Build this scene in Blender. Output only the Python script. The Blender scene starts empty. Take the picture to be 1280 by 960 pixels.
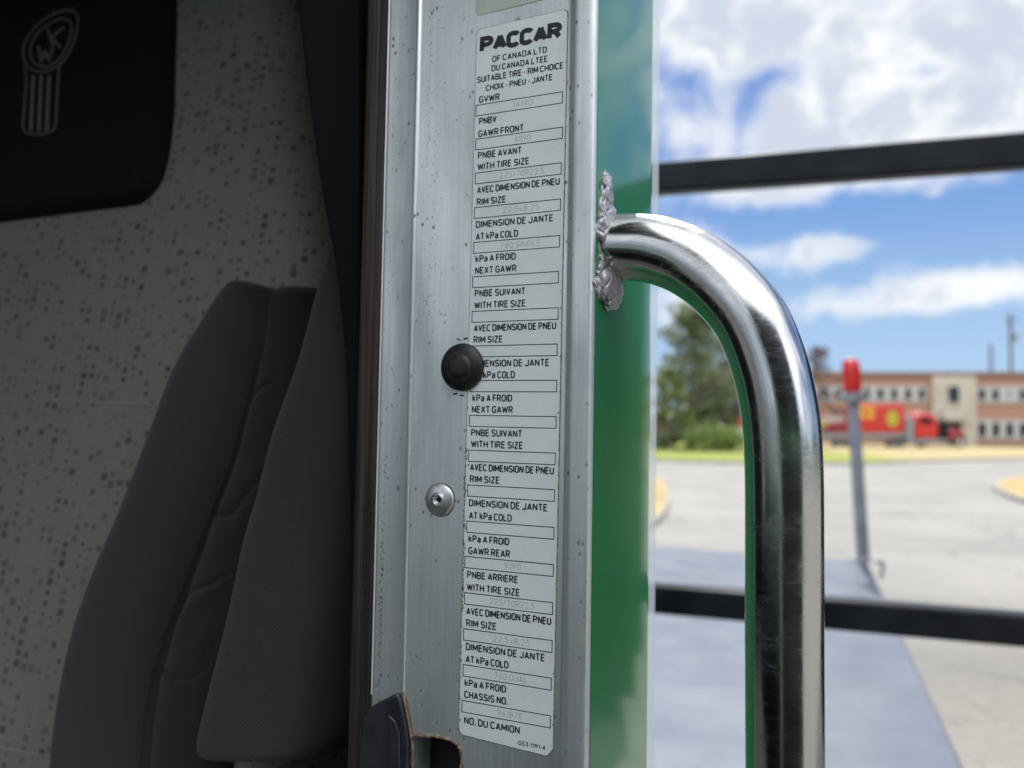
import bpy, bmesh, math, random
from mathutils import Vector, Matrix

random.seed(11)
R = math.radians
sc = bpy.context.scene
COL = sc.collection

# ------------------------------------------------------------------ camera, sky, sun, exposure
CAM_Z = 2.0
PITCH, ROLL, F = R(2.68), R(1.0), 960.0
CAM = Vector((0, 0, CAM_Z))
_f = Vector((0, math.cos(PITCH), math.sin(PITCH)))
_r0 = Vector((1, 0, 0))
_u0 = Vector((0, -math.sin(PITCH), math.cos(PITCH)))
_r = math.cos(ROLL) * _r0 + math.sin(ROLL) * _u0
_u = -math.sin(ROLL) * _r0 + math.cos(ROLL) * _u0
cam_data = bpy.data.cameras.new('camera')
cam = bpy.data.objects.new('camera', cam_data)
COL.objects.link(cam)
m = Matrix.Identity(4)
for i, v in enumerate((_r, _u, -_f)):
    m[0][i], m[1][i], m[2][i] = v
m.translation = CAM
cam.matrix_world = m
cam_data.sensor_width = 36.0
cam_data.lens = 36.0 * F / 1280.0
cam_data.clip_start = 0.02
cam_data.clip_end = 6000
cam_data.dof.use_dof = True
cam_data.dof.focus_distance = 0.405
cam_data.dof.aperture_fstop = 5.6
cam_data.dof.aperture_blades = 0
sc.camera = cam

_az, _el = R(15), R(52)
SUN = Vector((math.sin(_az) * math.cos(_el), math.cos(_az) * math.cos(_el), math.sin(_el)))
world = bpy.data.worlds.new('World')
sc.world = world
world.use_nodes = True
SKY_STRENGTH = 0.085
sun_data = bpy.data.lights.new('sun', 'SUN')
sun_data.energy = 3.2
sun_data.angle = R(0.55)
sun_data.color = (1.0, 0.94, 0.85)
sun = bpy.data.objects.new('sun', sun_data)
COL.objects.link(sun)
sun.rotation_euler = SUN.to_track_quat('Z', 'Y').to_euler()
sun.location = (0, 0, 30)
sc.view_settings.view_transform = 'Standard'
sc.view_settings.look = 'None'
sc.view_settings.gamma = 1
sc.view_settings.use_curve_mapping = False
sc.view_settings.exposure = 1.0
sc.cycles.use_denoising = True
sc.cycles.max_bounces = 10
sc.cycles.transparent_max_bounces = 12
sc.cycles.sample_clamp_indirect = 6.0


# ------------------------------------------------------------------ pixel -> world helpers
def ray(px, py):
    return _f + (px - 640) / F * _r + (480 - py) / F * _u


def at(px, py, depth):
    return CAM + ray(px, py) * depth


def hit(px, py, p0, n):
    d = ray(px, py)
    return CAM + d * ((p0 - CAM).dot(n) / d.dot(n))


def gnd(px, py, z=0.0):
    return hit(px, py, Vector((0, 0, z)), Vector((0, 0, 1)))


# ------------------------------------------------------------------ node helper
class NT:
    def __init__(self, tree):
        self.t = tree
        self.n = tree.nodes
        self.l = tree.links

    def new(self, typ, **kw):
        nd = self.n.new(typ)
        for k, v in kw.items():
            setattr(nd, k, v)
        return nd

    def put(self, sock, v):
        if hasattr(v, 'is_output'):
            self.l.new(v, sock)
        else:
            sock.default_value = v

    def math(self, op, a, b=None, c=None, clamp=False):
        nd = self.new('ShaderNodeMath', operation=op, use_clamp=clamp)
        self.put(nd.inputs[0], a)
        if b is not None:
            self.put(nd.inputs[1], b)
        if c is not None:
            self.put(nd.inputs[2], c)
        return nd.outputs[0]

    def mix(self, fac, a, b, blend='MIX'):
        nd = self.new('ShaderNodeMix', data_type='RGBA', blend_type=blend)
        self.put(nd.inputs[0], fac)
        for s, v in ((nd.inputs[6], a), (nd.inputs[7], b)):
            if not hasattr(v, 'is_output') and len(v) == 3:
                v = (*v, 1)
            self.put(s, v)
        return nd.outputs[2]

    def noise(self, vec, scale, detail=4, rough=0.55, dist=0.0):
        nd = self.new('ShaderNodeTexNoise')
        if vec is not None:
            self.l.new(vec, nd.inputs['Vector'])
        nd.inputs['Scale'].default_value = scale
        nd.inputs['Detail'].default_value = detail
        nd.inputs['Roughness'].default_value = rough
        nd.inputs['Distortion'].default_value = dist
        return nd.outputs['Fac']

    def step(self, v, lo, hi, to0=0.0, to1=1.0, smooth=True):
        nd = self.new('ShaderNodeMapRange', interpolation_type='SMOOTHSTEP' if smooth else 'LINEAR')
        self.put(nd.inputs[0], v)
        for i, x in enumerate((lo, hi, to0, to1)):
            self.put(nd.inputs[i + 1], x)
        return nd.outputs[0]

    def scale(self, vec, s):
        nd = self.new('ShaderNodeMapping')
        self.l.new(vec, nd.inputs[0])
        nd.inputs['Scale'].default_value = s
        return nd.outputs[0]

    def obj(self):
        return self.new('ShaderNodeTexCoord').outputs['Object']

    def sep(self, v):
        nd = self.new('ShaderNodeSeparateXYZ')
        self.l.new(v, nd.inputs[0])
        return nd.outputs

    def bump(self, h, strength=0.3, dist=0.001):
        nd = self.new('ShaderNodeBump')
        self.l.new(h, nd.inputs['Height'])
        nd.inputs['Strength'].default_value = strength
        nd.inputs['Distance'].default_value = dist
        return nd.outputs[0]


def material(name, base=(0.5, 0.5, 0.5), rough=0.5, metal=0.0, **kw):
    mt = bpy.data.materials.new(name)
    mt.use_nodes = True
    nt = NT(mt.node_tree)
    b = nt.n['Principled BSDF']
    b.inputs['Base Color'].default_value = (*base, 1)
    b.inputs['Roughness'].default_value = rough
    b.inputs['Metallic'].default_value = metal
    for k, v in kw.items():
        b.inputs[k].default_value = v
    return mt, nt, b


def speckled(name, a, c, scale, rough=0.8, metal=0.0, detail=5, lo=0.35, hi=0.65, bump=0.0, bdist=0.01, stretch=(1, 1, 1), **kw):
    mt, nt, b = material(name, a, rough, metal, **kw)
    v = nt.scale(nt.obj(), stretch)
    n = nt.noise(v, scale, detail)
    col = nt.mix(nt.step(n, lo, hi), a, c)
    nt.l.new(col, b.inputs['Base Color'])
    if bump:
        nt.l.new(nt.bump(n, bump, bdist), b.inputs['Normal'])
    return mt


# ------------------------------------------------------------------ sky
def build_sky():
    nt = NT(world.node_tree)
    bg = nt.n['Background']
    sky = nt.new('ShaderNodeTexSky', sky_type='NISHITA')
    sky.sun_disc = False
    sky.sun_elevation = math.asin(SUN.z)
    sky.sun_rotation = math.atan2(SUN.x, SUN.y)
    sky.altitude = 50
    sky.air_density = 1.0
    sky.dust_density = 0.6
    sky.ozone_density = 2.2
    d = nt.new('ShaderNodeTexCoord').outputs['Generated']
    x, y, z = nt.sep(d)[:3]
    el = nt.math('ARCSINE', z)
    az = nt.math('ARCTAN2', x, y)
    # planar cloud coordinates
    zz = nt.math('MAXIMUM', nt.math('ADD', z, 0.16), 0.02)
    cx, cy = nt.math('DIVIDE', x, zz), nt.math('DIVIDE', y, zz)
    cv = nt.new('ShaderNodeCombineXYZ')
    nt.put(cv.inputs[0], cx)
    nt.put(cv.inputs[1], cy)
    n1 = nt.noise(cv.outputs[0], 1.7, 8, 0.56, 0.25)
    n2 = nt.noise(d, 16.0, 8, 0.55, 0.4)
    n3 = nt.noise(d, 6.0, 6, 0.5, 0.3)
    fall = nt.math('ADD', nt.step(z, 0.0, 0.5, -0.12, 0.16), nt.math('ADD', nt.step(y, 0.1, -0.5, 0.0, 0.22), nt.step(z, 0.5, 0.8, 0.0, 0.2)))
    dens = nt.math('ADD', nt.math('MULTIPLY_ADD', n1, 1.0, -0.14), fall)
    blobs = [  # px, py, half widths in px, amount
        (1000, -20, 300, 75, 0.36), (1040, 135, 95, 60, 0.62), (1245, 110, 105, 95, 0.52), (930, 60, 95, 40, 0.35),
        (850, 170, 70, 45, 0.45), (880, 20, 60, 60, 0.45), (1130, 150, 110, 40, 0.45), (1150, 30, 140, 45, 0.3),
        (970, 90, 44, 20, -0.55), (866, 112, 34, 30, -0.40), (940, 128, 30, 22, -0.45), (1165, 88, 50, 16, -0.40), (1085, 5, 40, 20, -0.25),
        (1020, 312, 72, 20, 0.48), (1075, 300, 45, 12, 0.25), (930, 318, 40, 12, 0.30),
        (1185, 366, 120, 26, 0.52), (1240, 345, 60, 22, 0.40), (1060, 384, 75, 10, 0.28), (850, 300, 60, 40, 0.36),
        (950, 238, 160, 16, 0.36), (1200, 236, 90, 10, 0.22), (880, 390, 90, 45, 0.40),
        (1150, 275, 130, 25, -0.62), (960, 275, 60, 14, -0.25), (1150, 425, 140, 22, -0.35), (1060, 345, 70, 14, -0.3),
        (1300, 300, 80, 20, -0.3),
    ]
    for (px, py, wx, wy, amt) in blobs:
        dd = ray(px, py).normalized()
        a0, e0 = math.atan2(dd.x, dd.y), math.asin(dd.z)
        ra, re = wx / F * 0.8, wy / F * 0.9
        qa = nt.math('DIVIDE', nt.math('SUBTRACT', az, a0), ra)
        qe = nt.math('DIVIDE', nt.math('SUBTRACT', el, e0), re)
        q = nt.math('ADD', nt.math('MULTIPLY', qa, qa), nt.math('MULTIPLY', qe, qe))
        g = nt.math('EXPONENT', nt.math('MULTIPLY', q, -0.8))
        dens = nt.math('MULTIPLY_ADD', g, amt, dens)
    dens = nt.math('MULTIPLY_ADD', nt.math('SUBTRACT', n2, 0.5), 1.5, dens)
    dens = nt.math('MULTIPLY_ADD', nt.math('SUBTRACT', n3, 0.5), 0.9, dens)
    cov = nt.step(dens, 0.28, 1.06)
    shade = nt.step(nt.math('MULTIPLY_ADD', nt.math('ADD', nt.math('SUBTRACT', n3, 0.5), nt.math('MULTIPLY', nt.math('SUBTRACT', n2, 0.5), 0.8)), 2.4, dens), 0.6, 1.6)
    ccol = nt.mix(shade, (6.0, 6.05, 6.1), (3.8, 4.2, 4.95))
    tint = nt.mix(1.0, sky.outputs[0], (0.60, 0.88, 1.30), 'MULTIPLY')
    bw = nt.new('ShaderNodeRGBToBW')
    nt.l.new(tint, bw.inputs[0])
    sc_ = nt.new('ShaderNodeVectorMath', operation='SCALE')
    nt.l.new(tint, sc_.inputs[0])
    nt.put(sc_.inputs['Scale'], nt.math('DIVIDE', 1.0, nt.math('MULTIPLY_ADD', bw.outputs[0], 0.30, 1.0)))
    blue = nt.mix(nt.step(z, 0.0, 0.36, 0.9, 0.0), sc_.outputs[0], (2.9, 4.1, 5.6))
    fill_boost = nt.math('ADD', nt.step(y, 0.3, -0.5, 1.0, 3.4), nt.step(z, 0.5, 0.8, 0.0, 0.8))  # unseen clouds behind and overhead brightened as added fill for the shaded cab
    vm = nt.new('ShaderNodeVectorMath', operation='SCALE')
    nt.l.new(ccol, vm.inputs[0])
    nt.l.new(fill_boost, vm.inputs['Scale'])
    ccol = vm.outputs[0]
    c = nt.mix(nt.math('MULTIPLY', cov, nt.step(z, -0.02, 0.05)), blue, ccol)
    nt.l.new(c, bg.inputs['Color'])
    bg.inputs['Strength'].default_value = SKY_STRENGTH


build_sky()

# ------------------------------------------------------------------ mesh helpers
ORG = {}


def top(name, label, cat, loc=(0, 0, 0), group=None):
    o = bpy.data.objects.new(name, None)
    o.empty_display_size = 0.1
    o.location = loc
    COL.objects.link(o)
    o['label'] = label
    o['category'] = cat
    if group:
        o['group'] = group
    ORG[o.name] = Vector(loc)
    return o


def tag(o, label, cat, group=None):
    o['label'] = label
    o['category'] = cat
    if group:
        o['group'] = group
    return o


class MB:
    def __init__(self):
        self.v = []
        self.f = []

    def add(self, vs, fs):
        n = len(self.v)
        self.v += [Vector(p) for p in vs]
        self.f += [tuple(i + n for i in f) for f in fs]
        return self

    def box(self, c, s, ax=None):
        c = Vector(c)
        ax = ax or (Vector((1, 0, 0)), Vector((0, 1, 0)), Vector((0, 0, 1)))
        vs = []
        for k in (-1, 1):
            for j in (-1, 1):
                for i in (-1, 1):
                    vs.append(c + ax[0] * (i * s[0] / 2) + ax[1] * (j * s[1] / 2) + ax[2] * (k * s[2] / 2))
        return self.add(vs, [(0, 2, 3, 1), (4, 5, 7, 6), (0, 1, 5, 4), (2, 6, 7, 3), (0, 4, 6, 2), (1, 3, 7, 5)])

    def prism(self, poly, off):
        """closed prism: polygon points and an offset vector"""
        off = Vector(off)
        n = len(poly)
        vs = [Vector(p) for p in poly] + [Vector(p) + off for p in poly]
        fs = [tuple(range(n - 1, -1, -1)), tuple(range(n, 2 * n))]
        fs += [(i, (i + 1) % n, n + (i + 1) % n, n + i) for i in range(n)]
        return self.add(vs, fs)

    def tube(self, pts, rad, seg=12, cap=True):
        pts = [Vector(p) for p in pts]
        if not hasattr(rad, '__len__'):
            rad = [rad] * len(pts)
        t0 = (pts[1] - pts[0]).normalized()
        ref = Vector((0, 0, 1)) if abs(t0.z) < 0.9 else Vector((1, 0, 0))
        a = t0.cross(ref).normalized()
        vs, fs = [], []
        for i, p in enumerate(pts):
            t = (pts[min(i + 1, len(pts) - 1)] - pts[max(i - 1, 0)]).normalized()
            a = (a - t * a.dot(t)).normalized()
            b = t.cross(a)
            for k in range(seg):
                w = 2 * math.pi * k / seg
                vs.append(p + (a * math.cos(w) + b * math.sin(w)) * rad[i])
        for i in range(len(pts) - 1):
            for k in range(seg):
                k2 = (k + 1) % seg
                fs.append((i * seg + k, i * seg + k2, (i + 1) * seg + k2, (i + 1) * seg + k))
        if cap:
            fs.append(tuple(range(seg - 1, -1, -1)))
            e = (len(pts) - 1) * seg
            fs.append(tuple(range(e, e + seg)))
        return self.add(vs, fs)

    def lathe(self, prof, c, axis, seg=32):
        """prof: (radius, height along axis) from back to front"""
        c, axis = Vector(c), Vector(axis).normalized()
        ref = Vector((0, 0, 1)) if abs(axis.z) < 0.9 else Vector((1, 0, 0))
        a = axis.cross(ref).normalized()
        b = axis.cross(a)
        vs, fs = [], []
        for (r, h) in prof:
            r = max(r, 1e-5)
            for k in range(seg):
                w = 2 * math.pi * k / seg
                vs.append(c + axis * h + (a * math.cos(w) + b * math.sin(w)) * r)
        for i in range(len(prof) - 1):
            for k in range(seg):
                k2 = (k + 1) % seg
                fs.append((i * seg + k, i * seg + k2, (i + 1) * seg + k2, (i + 1) * seg + k))
        fs.append(tuple(range(seg - 1, -1, -1)))
        e = (len(prof) - 1) * seg
        fs.append(tuple(range(e, e + seg)))
        return self.add(vs, fs)

    def build(self, name, mat, parent=None, smooth=False, bevel=0.0, bseg=2, sharp=40, org=None):
        me = bpy.data.meshes.new(name)
        o = bpy.data.objects.new(name, me)
        if parent is not None:
            org = ORG[parent.name]
        elif org is None:
            org = Vector((0, 0, 0))
        org = Vector(org)
        me.from_pydata([tuple(p - org) for p in self.v], [], self.f)
        bm = bmesh.new()
        bm.from_mesh(me)
        bmesh.ops.recalc_face_normals(bm, faces=bm.faces)
        bm.to_mesh(me)
        bm.free()
        me.materials.append(mat)
        COL.objects.link(o)
        if parent is not None:
            o.parent = parent
        else:
            o.location = org
        ORG[o.name] = org
        if bevel:
            bv = o.modifiers.new('bevel', 'BEVEL')
            bv.width = bevel
            bv.segments = bseg
            bv.limit_method = 'ANGLE'
            bv.angle_limit = R(35)
        if smooth or bevel:
            for p in me.polygons:
                p.use_smooth = True
            if sharp:
                try:
                    me.set_sharp_from_angle(angle=R(sharp))
                except Exception:
                    pass
        return o


def catmull(pts, n):
    pts = [Vector(p) for p in pts]
    P = [pts[0] * 2 - pts[1]] + pts + [pts[-1] * 2 - pts[-2]]
    out = []
    for i in range(1, len(P) - 2):
        for k in range(n):
            t = k / n
            a, b, c, d = P[i - 1], P[i], P[i + 1], P[i + 2]
            out.append(0.5 * ((2 * b) + (c - a) * t + (2 * a - 5 * b + 4 * c - d) * t * t + (3 * b - a - 3 * c + d) * t ** 3))
    out.append(pts[-1])
    return out


def structure(o):
    o['kind'] = 'structure'
    return o


# ------------------------------------------------------------------ materials
def mat_aluminium():
    mt, nt, b = material('brushed_aluminium', (0.6, 0.61, 0.6), 0.4, 0.85)
    v = nt.obj()
    s = nt.noise(nt.scale(v, (900, 900, 7)), 1.0, 4, 0.6)
    big = nt.noise(nt.scale(v, (40, 40, 9)), 1.0, 5, 0.6, 0.3)
    mott = nt.noise(nt.scale(v, (1, 1, 0.5)), 130, 6, 0.6)
    vo = nt.new('ShaderNodeTexVoronoi', feature='F1')
    nt.l.new(nt.scale(v, (1, 1, 0.7)), vo.inputs['Vector'])
    vo.inputs['Scale'].default_value = 210
    pick = nt.step(nt.noise(v, 45, 4, 0.6), 0.46, 0.62)
    pit = nt.math('MULTIPLY', nt.step(vo.outputs['Distance'], 0.10, 0.24, 1, 0), pick)
    col = nt.mix(s, (0.54, 0.575, 0.56), (0.86, 0.91, 0.875))
    col = nt.mix(nt.step(big, 0.40, 0.75, 0, 0.45), col, (0.40, 0.415, 0.42))
    col = nt.mix(nt.step(mott, 0.52, 0.74, 0, 0.3), col, (0.80, 0.80, 0.78))
    col = nt.mix(nt.math('MULTIPLY', pit, 0.75), col, (0.13, 0.12, 0.11))
    nt.l.new(col, b.inputs['Base Color'])
    rr = nt.math('ADD', nt.step(big, 0.3, 0.7, 0.40, 0.56), nt.math('MULTIPLY', pit, 0.3))
    nt.l.new(rr, b.inputs['Roughness'])
    h = nt.math('SUBTRACT', nt.math('MULTIPLY_ADD', big, 1.5, nt.math('MULTIPLY', s, 0.6)), pit)
    nt.l.new(nt.bump(h, 0.16, 0.0006), b.inputs['Normal'])
    return mt


def mat_seat_print():
    """light grey moquette printed with small dark squares; coordinates are UV in metres"""
    mt, nt, b = material('printed_moquette', (0.3, 0.3, 0.28), 0.95)
    uv = nt.new('ShaderNodeUVMap').outputs[0]
    u, v = nt.sep(uv)[:2]
    cell = 0.0102
    gu = nt.math('DIVIDE', u, cell)
    cu = nt.math('FLOOR', gu)
    wn0 = nt.new('ShaderNodeTexWhiteNoise', noise_dimensions='1D')
    nt.put(wn0.inputs['W'], cu)
    gv = nt.math('ADD', nt.math('DIVIDE', v, cell * 0.86), nt.math('MULTIPLY', wn0.outputs[0], 3.7))
    cv = nt.math('FLOOR', gv)
    cc = nt.new('ShaderNodeCombineXYZ')
    nt.put(cc.inputs[0], cu)
    nt.put(cc.inputs[1], cv)
    wn = nt.new('ShaderNodeTexWhiteNoise', noise_dimensions='2D')
    nt.l.new(cc.outputs[0], wn.inputs['Vector'])
    r1, r2, r3 = nt.sep(wn.outputs['Color'])[:3]
    fu = nt.math('SUBTRACT', nt.math('SUBTRACT', gu, cu), nt.step(r2, 0, 1, 0.43, 0.57, False))
    fv = nt.math('SUBTRACT', nt.math('SUBTRACT', gv, cv), nt.step(r3, 0, 1, 0.36, 0.64, False))
    dist = nt.math('MAXIMUM', nt.math('ABSOLUTE', fu), nt.math('ABSOLUTE', fv))
    size = nt.step(r1, 0.30, 1.0, -0.04, 0.37, False)
    dot = nt.step(nt.math('SUBTRACT', dist, size), -0.04, 0.05, 1, 0)
    dark = nt.step(r2, 0, 1, 0.3, 0.75, False)
    w = nt.noise(uv, 900, 2, 0.5)
    st = nt.new('ShaderNodeCombineXYZ')
    nt.put(st.inputs[0], nt.math('MULTIPLY', u, 260))
    nt.put(st.inputs[1], nt.math('MULTIPLY', v, 12))
    stripe = nt.noise(st.outputs[0], 1.0, 2, 0.5)
    base = nt.mix(nt.math('MULTIPLY_ADD', w, 0.5, nt.math('MULTIPLY', stripe, 0.5)), (0.135, 0.137, 0.112), (0.235, 0.235, 0.195))
    col = nt.mix(nt.math('MULTIPLY', dot, dark), base, (0.014, 0.014, 0.014))
    nt.l.new(col, b.inputs['Base Color'])
    nt.l.new(nt.bump(w, 0.4, 0.0006), b.inputs['Normal'])
    b.inputs['Sheen Weight'].default_value = 0.2
    return mt


def mat_cloth(name, a, c):
    mt, nt, b = material(name, a, 0.95)
    v = nt.obj()
    weave = nt.new('ShaderNodeTexWave', wave_type='BANDS', bands_direction='DIAGONAL')
    nt.l.new(v, weave.inputs[0])
    weave.inputs['Scale'].default_value = 240
    weave.inputs['Distortion'].default_value = 2
    n = nt.noise(v, 700, 3, 0.6)
    big = nt.noise(v, 9, 3, 0.5)
    f = nt.math('MULTIPLY_ADD', n, 0.6, nt.math('MULTIPLY', weave.outputs['Fac'], 0.25))
    f = nt.math('MULTIPLY_ADD', big, 0.35, nt.math('SUBTRACT', f, 0.15))
    nt.l.new(nt.mix(f, a, c), b.inputs['Base Color'])
    nt.l.new(nt.bump(f, 0.8, 0.0012), b.inputs['Normal'])
    b.inputs['Sheen Weight'].default_value = 0.12
    return mt


def mat_paint(name, col, rough=0.12):
    mt, nt, b = material(name, col, 0.35)
    b.inputs['Coat Weight'].default_value = 1.0
    b.inputs['Coat Roughness'].default_value = rough
    b.inputs['Coat IOR'].default_value = 1.45
    n = nt.noise(nt.obj(), 500, 3, 0.5)
    nt.l.new(nt.bump(n, 0.035, 0.0006), b.inputs['Coat Normal'])
    return mt


def mat_chrome():
    mt, nt, b = material('polished_steel', (0.64, 0.63, 0.61), 0.2, 1.0)
    v = nt.obj()
    s = nt.noise(nt.scale(v, (120, 120, 1500)), 1.0, 3, 0.6)
    big = nt.noise(v, 38, 6, 0.65, 0.4)
    fing = nt.noise(v, 240, 4, 0.7, 0.6)
    rr = nt.math('ADD', nt.step(big, 0.4, 0.75, 0.15, 0.28), nt.step(fing, 0.5, 0.75, 0, 0.05))
    nt.l.new(nt.math('ADD', rr, nt.step(s, 0.45, 0.7, 0, 0.08)), b.inputs['Roughness'])
    c = nt.mix(nt.step(big, 0.5, 0.8, 0, 0.5), (0.53, 0.525, 0.51), (0.43, 0.415, 0.39))
    c = nt.mix(nt.step(fing, 0.60, 0.72, 0, 0.06), c, (0.34, 0.31, 0.27))
    nt.l.new(c, b.inputs['Base Color'])
    nt.l.new(nt.bump(s, 0.045, 0.0003), b.inputs['Normal'])
    return mt


def mat_sticker():
    mt, nt, b = material('label_vinyl', (0.72, 0.76, 0.73), 0.45)
    v = nt.obj()
    n = nt.noise(v, 60, 5, 0.6)
    sp = nt.noise(v, 520, 3, 0.6)
    col = nt.mix(nt.step(n, 0.4, 0.75, 0, 0.5), (0.76, 0.82, 0.78), (0.67, 0.73, 0.685))
    col = nt.mix(nt.step(sp, 0.69, 0.75, 0, 0.5), col, (0.3, 0.28, 0.24))
    nt.l.new(col, b.inputs['Base Color'])
    wv = nt.noise(nt.scale(v, (1, 1, 0.5)), 75, 3, 0.5)
    nt.l.new(nt.bump(nt.math('MULTIPLY_ADD', sp, 0.15, wv), 0.35, 0.0012), b.inputs['Normal'])
    nt.l.new(nt.step(n, 0.35, 0.7, 0.32, 0.55), b.inputs['Roughness'])
    return mt


def mat_foil():
    mt, nt, b = material('crinkled_sealant', (0.66, 0.65, 0.65), 0.5, 0.7)
    v = nt.obj()
    n = nt.noise(v, 130, 5, 0.6, 0.6)
    nt.l.new(nt.mix(nt.step(n, 0.3, 0.5), (0.08, 0.072, 0.066), (0.46, 0.445, 0.455)), b.inputs['Base Color'])
    vo = nt.new('ShaderNodeTexVoronoi', feature='DISTANCE_TO_EDGE')
    nt.l.new(nt.scale(v, (1, 1, 0.6)), vo.inputs['Vector'])
    vo.inputs['Scale'].default_value = 230
    hh = nt.math('MULTIPLY_ADD', nt.step(vo.outputs['Distance'], 0.0, 0.22), 0.5, n)
    nt.l.new(nt.bump(hh, 0.6, 0.003), b.inputs['Normal'])
    return mt


def mat_rail_brown():
    mt, nt, b = material('weathered_seal', (0.1, 0.08, 0.07), 0.5)
    v = nt.obj()
    s = nt.noise(nt.scale(v, (600, 600, 6)), 1.0, 5, 0.65)
    n = nt.noise(nt.scale(v, (1, 1, 0.3)), 90, 5, 0.7)
    c = nt.mix(nt.step(s, 0.35, 0.65), (0.022, 0.017, 0.014), (0.10, 0.080, 0.064))
    c = nt.mix(nt.step(n, 0.6, 0.8, 0, 0.5), c, (0.17, 0.145, 0.12))
    nt.l.new(c, b.inputs['Base Color'])
    nt.l.new(nt.bump(s, 0.3, 0.001), b.inputs['Normal'])
    b.inputs['Metallic'].default_value = 0.45
    return mt


ALU = mat_aluminium()
PRINT = mat_seat_print()
CLOTH = mat_cloth('charcoal_cloth', (0.012, 0.012, 0.010), (0.042, 0.041, 0.035))
CLOTH_DARK = mat_cloth('pleated_black_cloth', (0.006, 0.006, 0.006), (0.014, 0.014, 0.014))
BLACKVINYL = material('black_vinyl', (0.005, 0.006, 0.006), 0.85, **{'Specular IOR Level': 0.2})[0]
THREAD = material('grey_thread', (0.26, 0.26, 0.23), 0.9)[0]
GREEN = mat_paint('green_paint', (0.001, 0.19, 0.048), 0.05)
CHROME = mat_chrome()
STICKER = mat_sticker()
INK = material('black_ink', (0.012, 0.012, 0.014), 0.5)[0]
FAINT = material('faded_ink', (0.50, 0.53, 0.51), 0.6)[0]
GRIME_SHADE = speckled('grime_and_edge_shade', (0.10, 0.075, 0.05), (0.30, 0.27, 0.22), 300, 0.9)
RUBBER = speckled('black_rubber', (0.006, 0.006, 0.006), (0.012, 0.012, 0.012), 200, 0.5)
FOIL = mat_foil()
BROWN = mat_rail_brown()
TRIM = material('dark_trim', (0.007, 0.008, 0.010), 0.6, **{'Specular IOR Level': 0.3})[0]
LATCHM = speckled('latch_plastic', (0.018, 0.020, 0.026), (0.035, 0.035, 0.04), 60, 0.35)
RUST = speckled('rusty_rim', (0.12, 0.06, 0.03), (0.30, 0.22, 0.16), 400, 0.85, bump=0.5, bdist=0.001)
DARKHOLE = material('dark_cavity', (0.006, 0.006, 0.007), 0.8)[0]
BLACKSTEEL = speckled('black_gloss_steel', (0.006, 0.007, 0.009), (0.012, 0.013, 0.016), 8, 0.35, **{'Specular IOR Level': 0.12})


# ------------------------------------------------------------------ setting: ground, road, verge
def mat_ground():
    mt, nt, b = material('dry_ground', (0.2, 0.17, 0.09), 0.95)
    v = nt.obj()
    n = nt.noise(v, 0.06, 5)
    n2 = nt.noise(v, 1.1, 5)
    c = nt.mix(nt.step(n, 0.4, 0.6), (0.16, 0.17, 0.06), (0.27, 0.22, 0.12))
    c = nt.mix(nt.math('MULTIPLY', n2, 0.5), c, (0.09, 0.10, 0.035))
    nt.l.new(c, b.inputs['Base Color'])
    return mt


def mat_road():
    mt, nt, b = material('weathered_concrete_road', (0.35, 0.34, 0.32), 0.9)
    v = nt.obj()
    n = nt.noise(v, 0.35, 6, 0.6)
    n2 = nt.noise(v, 9, 5, 0.65)
    n3 = nt.noise(v, 70, 3, 0.6)
    c = nt.mix(nt.step(n, 0.35, 0.7), (0.235, 0.228, 0.21), (0.16, 0.158, 0.15))
    c = nt.mix(nt.step(n2, 0.48, 0.70, 0, 0.55), c, (0.11, 0.108, 0.105))
    c = nt.mix(nt.step(n3, 0.45, 0.65, 0, 0.3), c, (0.29, 0.28, 0.26))
    vo = nt.new('ShaderNodeTexVoronoi', feature='DISTANCE_TO_EDGE')
    w = nt.new('ShaderNodeVectorMath', operation='ADD')
    nz = nt.new('ShaderNodeTexNoise')
    nt.l.new(v, nz.inputs['Vector'])
    nz.inputs['Scale'].default_value = 1.3
    nt.l.new(v, w.inputs[0])
    nt.l.new(nz.outputs['Color'], w.inputs[1])
    nt.l.new(w.outputs[0], vo.inputs['Vector'])
    vo.inputs['Scale'].default_value = 0.22
    c = nt.mix(nt.step(vo.outputs['Distance'], 0.0, 0.012, 0.65, 0), c, (0.10, 0.10, 0.10))
    n4 = nt.noise(nt.scale(v, (0.25, 1.4, 1)), 1.1, 5, 0.6)
    c = nt.mix(nt.step(n4, 0.54, 0.68, 0, 0.4), c, (0.10, 0.10, 0.10))
    n5 = nt.noise(v, 28, 4, 0.7)
    c = nt.mix(nt.step(n5, 0.52, 0.66, 0, 0.5), c, (0.12, 0.118, 0.11))
    nt.l.new(c, b.inputs['Base Color'])
    nt.l.new(nt.bump(n3, 0.5, 0.01), b.inputs['Normal'])
    return mt


def mat_verge():
    mt, nt, b = material('verge_turf', (0.2, 0.25, 0.03), 0.95)
    v = nt.obj()
    x = nt.sep(v)[0]
    n = nt.noise(v, 0.5, 5)
    n2 = nt.noise(v, 4, 5)
    x0 = gnd(1105, 572).x
    f = nt.step(nt.math('MULTIPLY_ADD', nt.math('SUBTRACT', n, 0.5), 9, x), x0 - 4, x0 + 3)
    g = nt.mix(n2, (0.115, 0.155, 0.010), (0.21, 0.235, 0.025))
    t = nt.mix(n2, (0.24, 0.19, 0.085), (0.36, 0.29, 0.14))
    nt.l.new(nt.mix(f, g, t), b.inputs['Base Color'])
    nt.l.new(nt.bump(n2, 0.8, 0.08), b.inputs['Normal'])
    return mt


def flat_poly(name, pts, mat, z):
    mb = MB()
    mb.add([(p[0], p[1], z) for p in pts], [tuple(range(len(pts)))])
    o = mb.build(name, mat)
    return structure(o)


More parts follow.
